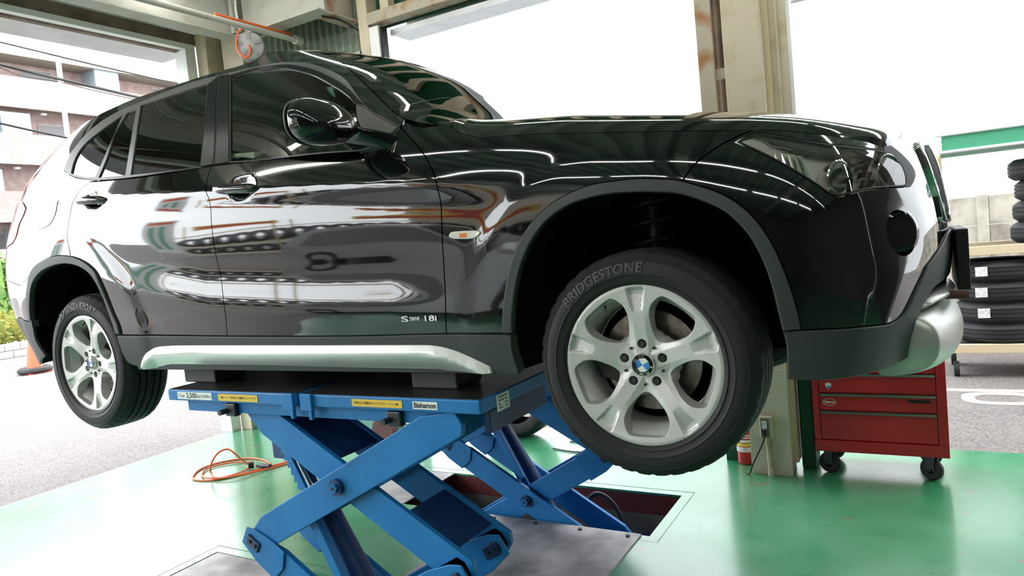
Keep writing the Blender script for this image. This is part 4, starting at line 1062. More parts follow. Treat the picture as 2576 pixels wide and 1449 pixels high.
# ================================================================== scissor lifts
def bar_poly(p0, p1, w, e0=.035, e1=.035, ch0=.10, ch1=.10, lo0=True, lo1=True):
    """side view of a scissor arm between pivots p0 and p1: wide flat bar with chamfered ends"""
    p0 = np.array(p0, float); p1 = np.array(p1, float); L = np.linalg.norm(p1-p0); u = (p1-p0)/L; n = np.array([-u[1], u[0]]); h = w/2
    P = [(-e0, -h*.55), (-e0, h*.25), (ch0, h), (L-ch1, h), (L+e1, h*.25), (L+e1, -h*.55), (L+e1*.4, -h), (-e0*.4, -h)]
    return [tuple(p0+u*a+n*b) for a, b in P]
ZM, ZT, ZL = .39, .925, -.19
XL, XR, XC = -1.68, -.68, -1.18
def make_lift(dy, lab, near):
    L = thing('scissor_lift', lab, 'car lift', (-1.31, .25+dy, 0), 'scissor lifts under the car')
    Y = lambda v: v+dy
    y0, y1 = -.055, .56
    if not near: y0, y1 = -.10, .47
    for x0, x1 in ((-2.10, -1.333), (-1.312, -.52)):
        b = MB(); b.box((x0, Y(y0), .952), (x1, Y(y1), .998)); pl = b.build('platform', 'lift_blue', L, bevel=.005)
        b = MB(); b.box((x0+.004, Y(y0)+.006, .997), (x1-.004, Y(y1)-.006, 1.0)); b.build('deck_sheet', 'lift_deck', pl)
    for yr in (-.03, .175):
        b = MB(); b.box((-2.01, Y(yr), .905), (-.62, Y(yr+.06), .951)); b.build('guide_rail', 'lift_blue', L, bevel=.003)
    b = MB(); b.box((-.56, Y(.02), .87), (-.535, Y(.42), .951)); b.build('end_plate', 'lift_navy', L, bevel=.003)
    b = MB(); b.box((-2.08, Y(.02), .90), (-2.06, Y(.42), .951)); b.build('end_plate', 'lift_navy', L, bevel=.003)
    for x in (-1.365, -1.27):
        b = MB(); b.box((x-.028, Y(y0)-.014, .94), (x+.028, Y(y0)+.002, 1.002)); b.box((x+.006, Y(y0)-.010, .905), (x+.022, Y(y0)+.006, .942)); b.build('joint_bracket', 'lift_blue', L, bevel=.003)
    for x in (-1.72, -.88):
        b = MB(); b.box((x-.03, Y(-.05), .895), (x+.03, Y(-.02), .948)); lg = b.build('roller_lug', 'dark_steel', L, bevel=.005)
        b = MB(); b.cyl((x-.018, Y(-.085), .918), (x-.018, Y(-.04), .918), .011, n=14); b.build('roller_pin', 'dark_steel', lg, smooth=40)
    # arms: B rises to the front, A rises to the rear; upper and lower stage
    for k, yy in enumerate((-.045, .200)):
        b = MB(); b.prism(bar_poly((XL, ZM), (XR+.03, ZT), .125), 1, Y(yy), Y(yy+.024)); b.build('scissor_arm', 'lift_blue', L, bevel=.003)
        b = MB(); b.prism(bar_poly((XR, ZM), (XL+.03, ZT), .125), 1, Y(yy+.030), Y(yy+.052)); b.build('scissor_arm', 'lift_blue', L, bevel=.003)
        b = MB(); b.prism(bar_poly((XL, ZM), (XR, ZL), .125, ch0=.16), 1, Y(yy-.001), Y(yy+.023)); b.build('scissor_arm', 'lift_blue', L, bevel=.003)
        b = MB(); b.prism(bar_poly((XR, ZM), (XL, ZL), .125, ch0=.16), 1, Y(yy+.030), Y(yy+.052)); b.build('scissor_arm', 'lift_blue', L, bevel=.003)
        for (x, z) in ((XC, (ZM+ZT)/2), (XC, (ZM+ZL)/2)):
            b = MB(); b.cyl((x, Y(yy-.016), z), (x, Y(yy+.06), z), .030, n=24); nut = b.build('pivot_nut', 'lift_navy', L, smooth=40)
            b = MB(); b.cyl((x, Y(yy-.028), z), (x, Y(yy-.010), z), .019, n=6); b.build('pivot_bolt', 'lift_blue', nut)
            b = MB(); b.cyl((x, Y(yy-.029), z), (x, Y(yy-.0275), z), .008, n=16); b.build('bolt_socket', 'black', nut)
        for x, sg in ((XL, 1), (XR, -1)):
            b = MB(); b.cyl((x, Y(yy-.014), ZM), (x, Y(yy+.066), ZM), .026, n=20); b.build('pivot_pin', 'dark_steel', L, smooth=40)
            # welded end bracket with its step, on the lower arm
            d = np.array([sg*(XR-XL), ZL-ZM]) if sg > 0 else np.array([XL-XR, ZL-ZM]); d = d/np.linalg.norm(d); n_ = np.array([-d[1], d[0]])*(1 if sg > 0 else -1)
            P = [np.array([x, ZM])+d*a+n_*c for a, c in ((-.045, -.04), (-.045, .035), (.0, .055), (.10, .072), (.17, .072), (.19, -.0), (.165, -.070), (.06, -.066))]
            b = MB(); b.prism([tuple(p) for p in P], 1, Y(yy-.010), Y(yy-.002)); b.build('end_bracket', 'lift_blue', L, bevel=.003)
            b = MB(); b.prism([tuple(np.array([x, ZM])+d*a+n_*c) for a, c in ((-.02, -.022), (-.02, .022), (.05, .022), (.05, -.022))], 1, Y(yy-.018), Y(yy-.010)); pp = b.build('pin_plate', 'lift_navy', L, bevel=.002)
            for a in (0, .032):
                q = np.array([x, ZM])+d*a; b = MB(); b.cyl((q[0], Y(yy-.024), q[1]), (q[0], Y(yy-.017), q[1]), .008, n=6); b.build('bolt_head', 'dark_steel', pp)
    # cross plates between the two bars of arm A and B
    def cross(p0, p1, t0, t1, off, m='lift_navy', th=.012):
        p0 = np.array(p0); p1 = np.array(p1); u = (p1-p0)/np.linalg.norm(p1-p0); n_ = np.array([-u[1], u[0]]); L_ = np.linalg.norm(p1-p0)
        q = [p0+u*L_*t0+n_*off, p0+u*L_*t1+n_*off, p0+u*L_*t1+n_*(off-th), p0+u*L_*t0+n_*(off-th)]
        b_ = MB(); b_.prism([tuple(v) for v in q], 1, Y(-.012), Y(.228)); return b_.build('cross_plate', m, L)
    cross((XL+.03, ZT), (XR, ZM), .12, .42, .052); cross((XL+.03, ZT), (XR, ZM), .74, .94, .052)
    cross((XL, ZM), (XR+.03, ZT), .06, .30, -.045); cross((XL, ZM), (XR+.03, ZT), .72, .95, .05)
    # hydraulic cylinder, rod and toothed safety bar
    b = MB(); b.cyl((-1.42, Y(.105), .50), (-1.02, Y(.105), -.18), .052, n=28); b.cyl((-1.44, Y(.105), .53), (-1.41, Y(.105), .48), .060, n=28); b.build('hydraulic_cylinder', 'lift_navy', L, smooth=40)
    b = MB(); b.cyl((-1.55, Y(.105), .72), (-1.43, Y(.105), .515), .028, n=20); b.build('piston_rod', 'chrome', L, smooth=40)
    b = MB(); b.box((-1.62, Y(.05), .70), (-1.48, Y(.16), .78)); b.build('cylinder_clevis', 'lift_navy', L, bevel=.006)
    d = np.array([.46, -.90]); d /= np.linalg.norm(d); n_ = np.array([-d[1], d[0]]); o_ = np.array([-1.56, .84]); P = [o_+n_*.018]
    Ln = .78; P.append(o_+d*Ln+n_*.018); P.append(o_+d*Ln-n_*.018)
    for k in range(13): t = .42-.031*k; P.append(o_+d*t-n_*.010); P.append(o_+d*(t-.002)-n_*.026)
    P.append(o_-n_*.012)
    b = MB(); b.prism([tuple(p) for p in P], 1, Y(.02), Y(.034)); b.build('safety_rack', 'lift_blue', L)
    o2 = o_+d*.30; q = [o2+n_*.03, o2+d*.42+n_*.03, o2+d*.42-n_*.012, o2-n_*.012]
    b = MB(); b.prism([tuple(p) for p in q], 1, Y(-.012), Y(.016)); b.build('safety_sleeve', 'lift_blue', L, bevel=.003)
    b = MB(); b.box((-1.53, Y(-.005), .475), (-1.45, Y(.05), .53)); b.box((-1.56, Y(-.01), .445), (-1.45, Y(.05), .460)); b.build('pawl_bracket', 'lift_blue', L, bevel=.003)
    b = MB(); b.box((-1.80, Y(-.06), -.26), (-.60, Y(.46), -.235)); b.build('base_frame', 'lift_navy', L)
    return L
lift_near = make_lift(0, 'blue scissor lift nearest the camera with white and yellow stickers on its edge', True)
lift_far = make_lift(1.34, 'far blue scissor lift standing in the open pit under the left sills', False)
# stickers on the near platform edge (y = -.055)
def sticker(name, px0, px1, zc, h, m, parent, y=-.0555):
    a = at(px0[0], px0[1], 1, y); b_ = at(px1[0], px1[1], 1, y)
    m_ = MB(); m_.box((a[0], y-.0012, zc-h/2), (b_[0], y, zc+h/2)); o = m_.build(name, m, parent); return a[0], b_[0], zc
y = -.0568
x0, x1, z = sticker('capacity_sticker', (448, 1000), (534, 1004), .9755, .030, 'sticker_white', lift_near)
text_obj('sticker_text', 'Cap.', .018, (x0+.030, y, z), (1, 0, 0), (0, 0, 1), 'ink', lift_near, width=.042, depth=.0003)
text_obj('sticker_text', '2,500', .029, (x0+.5*(x1-x0)-.018, y, z), (1, 0, 0), (0, 0, 1), 'ink', lift_near, width=.068, depth=.0003, bold=.0006)
text_obj('sticker_text', 'kgs.(5,500lbs.)', .018, (x1-.048, y, z), (1, 0, 0), (0, 0, 1), 'ink', lift_near, width=.086, depth=.0003)
JP = '車の重心をこの範囲内にセットして下さい'
x0, x1, z = sticker('arrow_sticker', (550, 1006), (649, 1010), .9745, .028, 'sticker_yellow', lift_near)
text_obj('sticker_text', JP, .011, (x0+.64*(x1-x0), y, z), (1, 0, 0), (0, 0, 1), 'ink', lift_near, width=(x1-x0)*.62, depth=.0003)
def arrow(xa, xb, z):
    s = 1 if xb > xa else -1; m_ = MB(); m_.box((min(xa, xb), y-.0003, z-.0007), (max(xa, xb), y+.0008, z+.0007)); m_.prism([(xb, z), (xb-s*.012, z+.0045), (xb-s*.012, z-.0045)], 1, y-.0003, y+.0008); m_.build('sticker_arrow', 'ink', lift_near)
arrow(x0+.30*(x1-x0), x0+.07*(x1-x0), z)
x0, x1, z = sticker('arrow_sticker', (886, 1016), (1012, 1020), .9755, .026, 'sticker_yellow', lift_near)
text_obj('sticker_text', JP, .011, (x0+.36*(x1-x0), y, z), (1, 0, 0), (0, 0, 1), 'ink', lift_near, width=(x1-x0)*.62, depth=.0003)
arrow(x0+.72*(x1-x0), x0+.94*(x1-x0), z)
x0, x1, z = sticker('maker_sticker', (1039, 1024), (1101, 1026), .975, .026, 'sticker_white', lift_near)
text_obj('sticker_text', 'Bishamon', .024, ((x0+x1)/2, y, z), (1, 0, 0), (0, 0, 1), 'ink', lift_near, width=(x1-x0)*.9, depth=.0003, bold=.0008)
m_ = MB(); m_.box((-.5195, .045, .935), (-.518, .125, .990)); sp = m_.build('rating_plate', 'sticker_white', lift_near)
for k in range(4): text_obj('sticker_text', ('Bishamon', 'Model  No.', 'kg      mm', 'Date    Lot')[k], .011, (-.5176, .085, .982-.012*k), (0, 1, 0), (0, 0, 1), 'ink', lift_near, width=.06, depth=.0003)
# rubber blocks under the sills
def pad(x0, x1, y0, y1, lab, lo=1.0):
    hi = 1.068
    b = MB(); b.box((x0, y0, 1.0003), (x1, y1, hi)); o = tag(b.build('rubber_block', 'pad_rubber', None, bevel=.006), lab, 'rubber block', 'rubber blocks between lift and sills'); return o
pad(-2.165, -1.955, .075, .235, 'grey rubber lifting block under the sill near the rear wheel')
pad(-.885, -.690, .075, .235, 'grey rubber lifting block under the sill near the front wheel')
pad(-2.165, -1.955, 1.475, 1.635, 'rubber lifting block on the far lift towards the rear'); pad(-.885, -.690, 1.475, 1.635, 'rubber lifting block on the far lift towards the front')
# ================================================================== floor, pit, ground
def slab(name, rects, z0, z1, m):
    b = MB()
    for x0, x1, y0, y1 in rects: b.box((x0, y0, z0), (x1, y1, z1))
    return struct(b.build(name, m))
PX0, PX1 = -2.60, -.50; NY0, NY1 = -.12, .43; FY0, FY1 = 1.28, 1.83; FR = .055; G = .004
ex0, ex1 = PX0-FR-G, PX1+FR+G
slab('floor', [(-4.86, ex0, -9, 2.95), (ex1, 7, -9, 2.95), (ex0, ex1, -9, NY0-FR-G), (ex0, ex1, FY1+FR+G, 2.95), (ex0, ex1, NY1+FR+G, FY0-FR-G)], -.10, 0, 'green_epoxy')
for i, (y0, y1) in enumerate(((NY0, NY1), (FY0, FY1))):
    b = MB()
    b.box((PX0-FR, y0-FR, -.014), (PX1+FR, y0, -.001)); b.box((PX0-FR, y1, -.014), (PX1+FR, y1+FR, -.001)); b.box((PX0-FR, y0, -.014), (PX0, y1, -.001)); b.box((PX1, y0, -.014), (PX1+FR, y1, -.001))
    struct(b.build('trim_%d' % (i+1), 'green_epoxy'))
    b = MB(); t = .02
    for zz0, zz1, nm, m in ((-.13, -.016, 'pit_red_band', 'pit_red'), (-.62, -.13, 'pit_wall', 'pit_concrete')):
        b = MB(); b.box((PX0-t, y0-t, zz0), (PX1+t, y0, zz1)); b.box((PX0-t, y1, zz0), (PX1+t, y1+t, zz1)); b.box((PX0-t, y0, zz0), (PX0, y1, zz1)); b.box((PX1, y0, zz0), (PX1+t, y1, zz1)); struct(b.build(nm, m))
    b = MB(); b.box((PX0-.3, y0-.3, -.66), (PX1+.3, y1+.3, -.62)); struct(b.build('pit_floor', 'pit_concrete'))
    b = MB(); b.box((PX0+.01, y0+.005, -.008), (-2.03, y1-.005, -.002)); tag(b.build('cover_plate', 'steel_plate', None), ('grey steel cover plate at the rear end of the near pit', 'grey steel cover plate at the rear end of the far pit')[i], 'cover plate', 'steel pit cover plates')
# large checker-free steel plate between the pits, held by screws
b = MB(); b.box((-1.42, NY1+FR+.03, .0005), (-.54, FY0-.004, .007)); pl = b.build('floor_plate', 'steel_plate', None); tag(pl, 'large worn grey steel floor plate with screws beside the open pit', 'floor plate')
for k in range(4):
    b = MB(); b.cyl((-1.36+.255*k, FY0-.045, .006), (-1.36+.255*k, FY0-.045, .014), .011, n=12); b.build('screw', 'dark_steel', pl, smooth=40)
b = MB(); b.tube(smooth_path([(-.95, 1.62, -.3), (-1.0, 1.66, -.05), (-.92, 1.66, .03), (-.80, 1.64, -.06), (-.72, 1.6, -.35), (-.68, 1.58, -.5)], 8), .012, 10); tag(b.build('hydraulic_hose', 'cable_black', None, smooth=60), 'thin black hydraulic hose looping up out of the pit', 'hose')
struct(slab('ground_asphalt', [(-60, -4.86, -30, 40), (-4.86, 60, 2.95, 40), (7, 60, -30, 2.95), (-60, 60, -60, -30)], -.20, -.045, 'asphalt'))
b = MB(); b.box((-4.90, -9, -.05), (-4.862, 2.95, -.006)); struct(b.build('trim_3', 'kerb_stone'))
b = MB(); b.box((.10, 2.952, -.05), (7, 2.99, -.02)); struct(b.build('trim_4', 'kerb_stone'))

# ================================================================== building: posts, beams, walls, roof
def ibeam_y(name, x, y0, y1, z, m, w=.16, h=.26, t=.012):
    b = MB(); b.box((x-w/2, y0, z), (x+w/2, y1, z+t)); b.box((x-w/2, y0, z+h-t), (x+w/2, y1, z+h)); b.box((x-t/2, y0, z+t), (x+t/2, y1, z+h-t)); return struct(b.build(name, m))
def ibeam_x(name, y, x0, x1, z, m, w=.16, h=.26, t=.012):
    b = MB(); b.box((x0, y-w/2, z), (x1, y+w/2, z+t)); b.box((x0, y-w/2, z+h-t), (x1, y+w/2, z+h)); b.box((x0, y-t/2, z+t), (x1, y+t/2, z+h-t)); return struct(b.build(name, m))
ZB = 3.35
ibeam_y('beam_1', -4.04, -9, 2.44, ZB, 'beam_paint', w=.15, h=.34)
ibeam_x('beam_2', 2.22, -3.96, -3.07, ZB, 'beam_paint', h=.34)
ibeam_y('beam_3', -3.15, 2.30, 2.66, ZB, 'rusty_paint', h=.34)
ibeam_y('beam_3', -3.15, -9, 2.14, ZB+.36, 'beam_paint', h=.30)
ibeam_y('beam_4', .2, -9, 2.3, ZB+.30, 'beam_paint', h=.34); ibeam_y('beam_5', 3.2, -9, 2.3, ZB+.30, 'beam_paint', h=.34)
ibeam_x('beam_6', -1.6, -4.0, 6, ZB+.30, 'beam_paint', h=.30)
# bolted splice at the corner
b = MB(); b.box((-4.02, 2.13, ZB+.03), (-3.98, 2.17, ZB+.31))
for k in range(4): b.cyl((-3.965, 2.142, ZB+.07+.065*k), (-3.955, 2.142, ZB+.07+.065*k), .012, n=8)
struct(b.build('beam_splice', 'beam_paint'))
# side opening (left): white lintel, brown beam, roller-shutter slot
b = MB(); b.box((-4.865, -9, 3.46), (-4.80, 2.37, 3.505)); struct(b.build('trim_5', 'jamb_white'))
b = MB(); b.box((-4.85, -9, 3.507), (-4.805, 2.55, 3.605)); struct(b.build('trim_6', 'brown_beam'))
b = MB(); b.box((-4.90, -9, 3.64), (-4.82, 2.55, 4.2)); struct(b.build('wall_left', 'wall_green'))
b = MB(); b.box((-5.32, -9, 3.47), (-4.955, 2.42, 3.49)); b.box((-5.34, -9, 3.47), (-5.32, 2.42, 3.9)); struct(b.build('shutter_box', 'shutter_steel'))
b = MB(); b.box((-4.952, -9, 3.455), (-4.90, 2.36, 3.50)); struct(b.build('shutter_rail', 'brown_beam'))
b = MB(); b.box((-4.955, 2.27, 0), (-4.80, 2.37, 3.46)); struct(b.build('trim_7', 'jamb_white', bevel=.004))
b = MB(); b.box((-4.80, 2.375, 0), (-4.66, 2.58, 3.6)); struct(b.build('corner_post', 'beige_steel', bevel=.006))
b = MB(); b.box((-4.56, 2.46, 0), (-4.30, 2.64, 3.9)); struct(b.build('corner_post', 'beige_steel', bevel=.006))
b = MB(); b.box((-4.80, 2.60, 0), (-4.30, 2.66, 4.1)); struct(b.build('wall_corner', 'dark_green'))
b = MB(); b.box((-4.66, 2.42, 0), (-3.05, 2.60, .32)); struct(b.build('baseboard_back', 'green_epoxy'))
# corrugated back wall
def corrugated(name, x0, x1, y, z0, z1, m, pitch=.076, amp=.014):
    n = int((x1-x0)/pitch*8); V = []; F = []
    for i in range(n+1):
        x = x0+(x1-x0)*i/n; yy = y+amp*math.sin(2*math.pi*(x-x0)/pitch); V += [(x, yy, z0), (x, yy, z1)]
    for i in range(n): F.append((2*i, 2*i+2, 2*i+3, 2*i+1))
    b_ = MB(); b_.add(V, F); o = b_.build(name, m); o.data.polygons.foreach_set('use_smooth', [True]*n); return struct(o)
corrugated('wall_back', -4.40, -3.0, 2.62, .0, 4.2, 'wall_green')
b = MB(); b.box((-4.3, 2.54, 3.05), (-3.0, 2.60, 3.11)); struct(b.build('trim_8', 'beam_paint'))
b = MB(); b.box((-3.45, 2.50, 2.72), (-3.0, 2.60, 2.97)); struct(b.build('trim_9', 'beige_steel'))
# middle post, white jamb, lintel and shutter box of the back opening
mp0 = at(903, 60, 1, 2.45)[0]; mp1 = at(925, 60, 1, 2.45)[0]; mp2 = at(950, 75, 1, 2.45)[0]
b = MB(); b.box((mp0-.01, 2.45, 0), (mp1, 2.60, 4.2)); struct(b.build('middle_post', 'beige_steel', bevel=.006))
b = MB(); b.box((mp1, 2.452, 0), (mp2, 2.56, at(938, 66, 1, 2.45)[2])); struct(b.build('trim_10', 'jamb_white', bevel=.004))
b = MB(); b.box((mp2, 2.47, 0), (mp2+.018, 2.54, 3.22)); struct(b.build('trim_11', 'black'))
zl = at(926, 64, 1, 2.45)[2]; zu = at(924, 34, 1, 2.45)[2]
b = MB(); b.box((mp1+.002, 2.44, zl), (-.28, 2.56, zu)); struct(b.build('lintel', 'rusty_paint', bevel=.004))
b = MB()
for k in range(9): b.box((mp1+.12+.30*k, 2.47, zu), (mp1+.20+.30*k, 2.55, 4.2))
struct(b.build('wall_studs', 'beige_steel'))
b = MB(); b.box((mp1, 2.575, zu-.1), (-.3, 2.585, 4.2)); struct(b.build('wall_upper', 'dark_green'))
b = MB(); b.box((mp2+.02, 2.60, 3.178), (-.36, 2.80, 3.195)); b.box((mp2+.02, 2.80, 3.178), (-.36, 2.82, 3.6)); b.box((mp2+.03, 2.562, 3.165), (-.36, 2.598, 3.21)); struct(b.build('shutter_box', 'shutter_steel'))
b = MB(); b.box((.15, 2.60, 3.178), (6.5, 2.80, 3.195)); b.box((.15, 2.80, 3.178), (6.5, 2.82, 3.6)); struct(b.build('shutter_box', 'shutter_steel'))
b = MB(); b.box((.02, 2.44, zl), (6.5, 2.56, zu)); struct(b.build('lintel', 'rusty_paint'))
# steel column between the openings
b = MB(); b.box((-.352, 2.33, .55), (-.262, 2.36, 4.2)); struct(b.build('column_flange', 'rusty_paint', bevel=.003))
b = MB(); b.box((-.40, 2.48, 0), (-.10, 2.56, .62)); struct(b.build('wall_infill_base', 'dark_green'))
corrugated('wall_infill', -.30, -.16, 2.50, .6, 4.2, 'brown_beam', pitch=.05, amp=.010)
b = MB(); b.box((-.27, 2.36, at(1800, 192, 1, 2.37)[2]-.02), (-.19, 2.40, at(1800, 176, 1, 2.37)[2])); struct(b.build('trim_12', 'rusty_paint'))
b = MB(); b.box((-.195, 2.28, 0), (.012, 2.48, 4.2)); struct(b.build('column', 'beige_steel', bevel=.006))
b = MB(); b.box((.012, 2.34, .06), (.045, 2.46, 4.2)); struct(b.build('column_side', 'rack_beige'))
b = MB(); b.prism([(.045, 2.36), (.075, 2.36), (.078, 2.345), (.09, 2.345), (.094, 2.36), (.135, 2.36), (.135, 2.46), (.045, 2.46)], 2, .55, 4.2); struct(b.build('shutter_guide', 'beige_steel'))
b = MB(); b.box((.136, 2.36, .55), (.155, 2.45, 4.2)); struct(b.build('trim_13', 'jamb_white'))
b = MB(); b.box((.05, 2.42, 0), (.13, 2.60, .62)); struct(b.build('column_plinth', 'dark_green', bevel=.01))
# concrete footing faces of the column, chipped
b = MB(); b.box((-.205, 2.270, 0), (.020, 2.2795, .62)); struct(b.build('column_footing', 'beige_steel', bevel=.002))
# corrugated roof deck
def deck():
    V = []; F = []; x0, x1 = -5.2, 6.8; pitch = .30; prof = [(0, 0), (.10, 0), (.14, .09), (.26, .09), (.30, 0)]
    xs = []
    n = int((x1-x0)/pitch)
    for i in range(n): xs += [(x0+i*pitch+a, 4.05+h) for a, h in prof[:-1]]
    xs.append((x0+n*pitch, 4.05))
    for x, z in xs: V += [(x, -9.2, z), (x, 3.1, z)]
    F = [(2*i, 2*i+1, 2*i+3, 2*i+2) for i in range(len(xs)-1)]
    b_ = MB(); b_.add(V, F); return struct(b_.build('ceiling', 'ceiling_green'))
deck()
b = MB(); b.box((-5.2, -9.2, 4.16), (6.8, 3.1, 4.22)); struct(b.build('roof_skin', 'ceiling_green'))
# fluorescent battens under the roof
def batten(x, y, lab, L=1.24, z=3.55):
    o = thing('fluorescent_light', lab, 'ceiling light', (x, y, z), 'fluorescent ceiling lights')
    b_ = MB(); b_.prism([(y-.06, z+.10), (y+.06, z+.10), (y+.03, z+.03), (y-.03, z+.03)], 0, x-L/2, x+L/2); b_.build('fixture', 'fixture_white', o)
    b_ = MB(); b_.cyl((x-L/2+.03, y, z+.012), (x+L/2-.03, y, z+.012), .016, n=14); b_.build('tube', 'tube_light', o, smooth=40)
    for e in (-1, 1):
        b_ = MB(); b_.box((x+e*(L/2-.03)-.012, y-.014, z-.006), (x+e*(L/2-.03)+.012, y+.014, z+.04)); b_.build('lamp_holder', 'fixture_white', o)
        b_ = MB(); b_.cyl((x+e*.4, y, z+.10), (x+e*.4, y, 4.06), .006, n=8); b_.build('hanger', 'dark_steel', o)
ROWS = [(-1.5, 'over the near side of the car'), (-3.4, 'behind the camera'), (1.45, 'over the car roof')]
for y_, where in ROWS:
    for k in range(7):
        batten(-3.55+1.4*k, y_, ('rearmost', 'second from the rear', 'third from the rear', 'middle', 'third from the front', 'second from the front', 'foremost')[k]+' fluorescent light in the row '+where)
# wall fittings: air reel, pipe, cable
RL = np.array([-3.85, 2.16, 3.245])
o = thing('hose_reel', 'round grey hose reel with orange hose hanging from the corner beam', 'hose reel', tuple(RL))
ax = np.array([.62, -.78, .05]); ax /= np.linalg.norm(ax)
def disc(prof, n=40):
    b_ = MB(); b_.lathe(prof, (0, 0, 0), 0, n=n); R = Vector((1, 0, 0)).rotation_difference(Vector(ax)).to_matrix(); b_.v = [tuple(R @ Vector(v)+Vector(RL)) for v in b_.v]; return b_
disc([(.001, .05), (.04, .05), (.05, .042), (.095, .042), (.108, .036), (.112, .02), (.108, .015), (.06, .012)]).build('reel_side', 'reel_grey', o, smooth=40)
disc([(.06, -.05), (.11, -.05), (.112, -.062), (.06, -.066), (.001, -.066)]).build('reel_side', 'reel_grey', o, smooth=40)
disc([(.075, -.05), (.085, -.02), (.075, .014)]).build('wound_hose', 'hose_orange', o, smooth=40)
Rm = Vector((1, 0, 0)).rotation_difference(Vector(ax)).to_matrix()
for k in range(5):
    t = 2*math.pi*k/5+.3; b = MB(); p = [Vector((.047, .035*math.cos(t+d), .035*math.sin(t+d))) if e else Vector((.049, .098*math.cos(t+d*.5), .098*math.sin(t+d*.5))) for d, e in ((-.35, 1), (.35, 1), (.35, 0), (-.35, 0))]
    b.add([tuple(Rm @ v+Vector(RL)) for v in p], [(0, 1, 2, 3)]); b.build('reel_rib', 'trim_grey', o)
hp = smooth_path([Vector((.055, .0, -.005)), Vector((.06, .005, -.05)), Vector((.062, -.03, -.105)), Vector((.062, -.085, -.05)), Vector((.062, -.09, .05)), Vector((.062, -.05, .12)), Vector((.05, .0, .135))], 8)
b = MB(); b.tube([np.array(Rm @ Vector(p))+RL for p in hp], .008, 8); b.build('inlet_hose', 'hose_orange', o, smooth=60)
b = MB(); b.box((RL[0]-.03, RL[1]-.02, RL[2]+.06), (RL[0]+.03, RL[1]+.06, ZB)); b.build('reel_bracket', 'dark_steel', o)
pa = at(755, 105, 2, 3.28); b = MB(); b.cyl((pa[0], pa[1]-.02, 3.285), (pa[0], -6, 3.285), .022, n=14); b.cyl((pa[0], pa[1]-.06, 3.285), (pa[0], pa[1]+.01, 3.285), .036, n=14); tag(b.build('air_pipe', 'beam_paint', None, smooth=40), 'pale conduit pipe running under the corner beam past the hose reel', 'pipe')
b = MB(); b.tube([(pa[0]+.0, pa[1]-.10, 3.321), (pa[0], pa[1]-.4, 3.320), (pa[0]-.01, pa[1]-.8, 3.322)], .010, 8); tag(b.build('air_hose', 'hose_orange', None, smooth=60), 'orange hose lying along the ceiling pipe', 'hose')
b = MB(); b.tube(smooth_path([(-3.15, 2.26, ZB-.008), (-3.08, 2.44, 3.32), (mp0-.015, 2.56, 3.18), (mp0-.012, 2.44, 3.05), (mp0+.02, 2.44, 2.9), (mp0+.02, 2.44, 2.6)], 6), .007, 6); tag(b.build('power_cable', 'cable_black', None, smooth=60), 'thin black cable running down the middle post', 'cable')
b = MB(); b.tube(smooth_path([(-3.9, 2.12, 3.72), (-3.9, 2.10, 3.55), (-3.89, 2.10, 3.42), (-3.87, 2.10, 3.36)], 5), .009, 8); tag(b.build('pull_cord', 'mesh_white', None, smooth=60), 'white pull cord hanging at the beam joint', 'cord')
b = MB(); b.box((-3.30, 2.02, ZB+.345), (-3.02, 2.30, ZB+.42)); tag(b.build('junction_box', 'reel_grey', None, bevel=.008), 'grey junction box on the rusty beam', 'junction box')

# ================================================================== things on the floor
o = thing('tool_cabinet', 'red roller tool cabinet with three drawers behind the front bumper', 'tool cabinet', (.465, 2.50, 0))
TX0, TX1, TY0, TY1 = .14, .79, 2.33, 2.72
b = MB(); b.box((TX0, TY0+.016, .14), (TX1, TY1, .72)); b.box((TX0, TY0, .14), (TX1, TY0+.016, .205)); b.box((TX0, TY0, .205), (TX0+.035, TY0+.016, .72)); b.box((TX1-.045, TY0, .205), (TX1, TY0+.016, .72)); b.build('cabinet_body', 'toolbox_red', o, bevel=.004)
zs = [(.212, .372), (.382, .472), (.482, .585), (.592, .70)]
for z0, z1 in zs:
    b = MB(); b.box((TX0+.039, TY0+.002, z0), (TX1-.049, TY0+.018, z1-.012)); d = b.build('drawer', 'toolbox_red', o, bevel=.002)
    b = MB(); b.prism([(TY0-.006, z1-.012), (TY0+.012, z1-.012), (TY0+.012, z1-.002), (TY0-.002, z1-.002)], 0, TX0+.039, TX1-.049); b.build('drawer_pull', 'green_trim', d)
b = MB(); b.lathe([(.030, 0), (.034, .0008), (.034, 0)], (0, 0, 0), 1, n=40); b.v = [(TX0+.088+x*1.0, TY0+.0008-y_, .425+z*.62) for x, y_, z in b.v]; b.build('oval_emblem', 'rack_beige', o)
text_obj('emblem_text', 'Snap-on', .020, (TX0+.088, TY0+.0012, .425), (1, 0, 0), (0, 0, 1), 'sticker_white', o, width=.050, depth=.0004, bold=.0005, font_shear=.15)
b = MB(); b.prism([(TX0+.078, .53), (TX0+.088, .536), (TX0+.098, .53), (TX0+.102, .536), (TX0+.103, .515), (TX0+.088, .497), (TX0+.073, .515), (TX0+.074, .536)], 1, TY0, TY0+.0022); b.build('shield_emblem', 'sticker_white', o)
b = MB(); b.prism([(TX0+.079, .512), (TX0+.098, .522), (TX0+.096, .508), (TX0+.088, .501)], 1, TY0-.0006, TY0+.001); b.build('shield_band', 'blue_enamel', o)
b = MB(); b.box((TX1-.175, TY0+.0004, .432), (TX1-.075, TY0+.0022, .448)); b.build('model_plate', 'black', o)
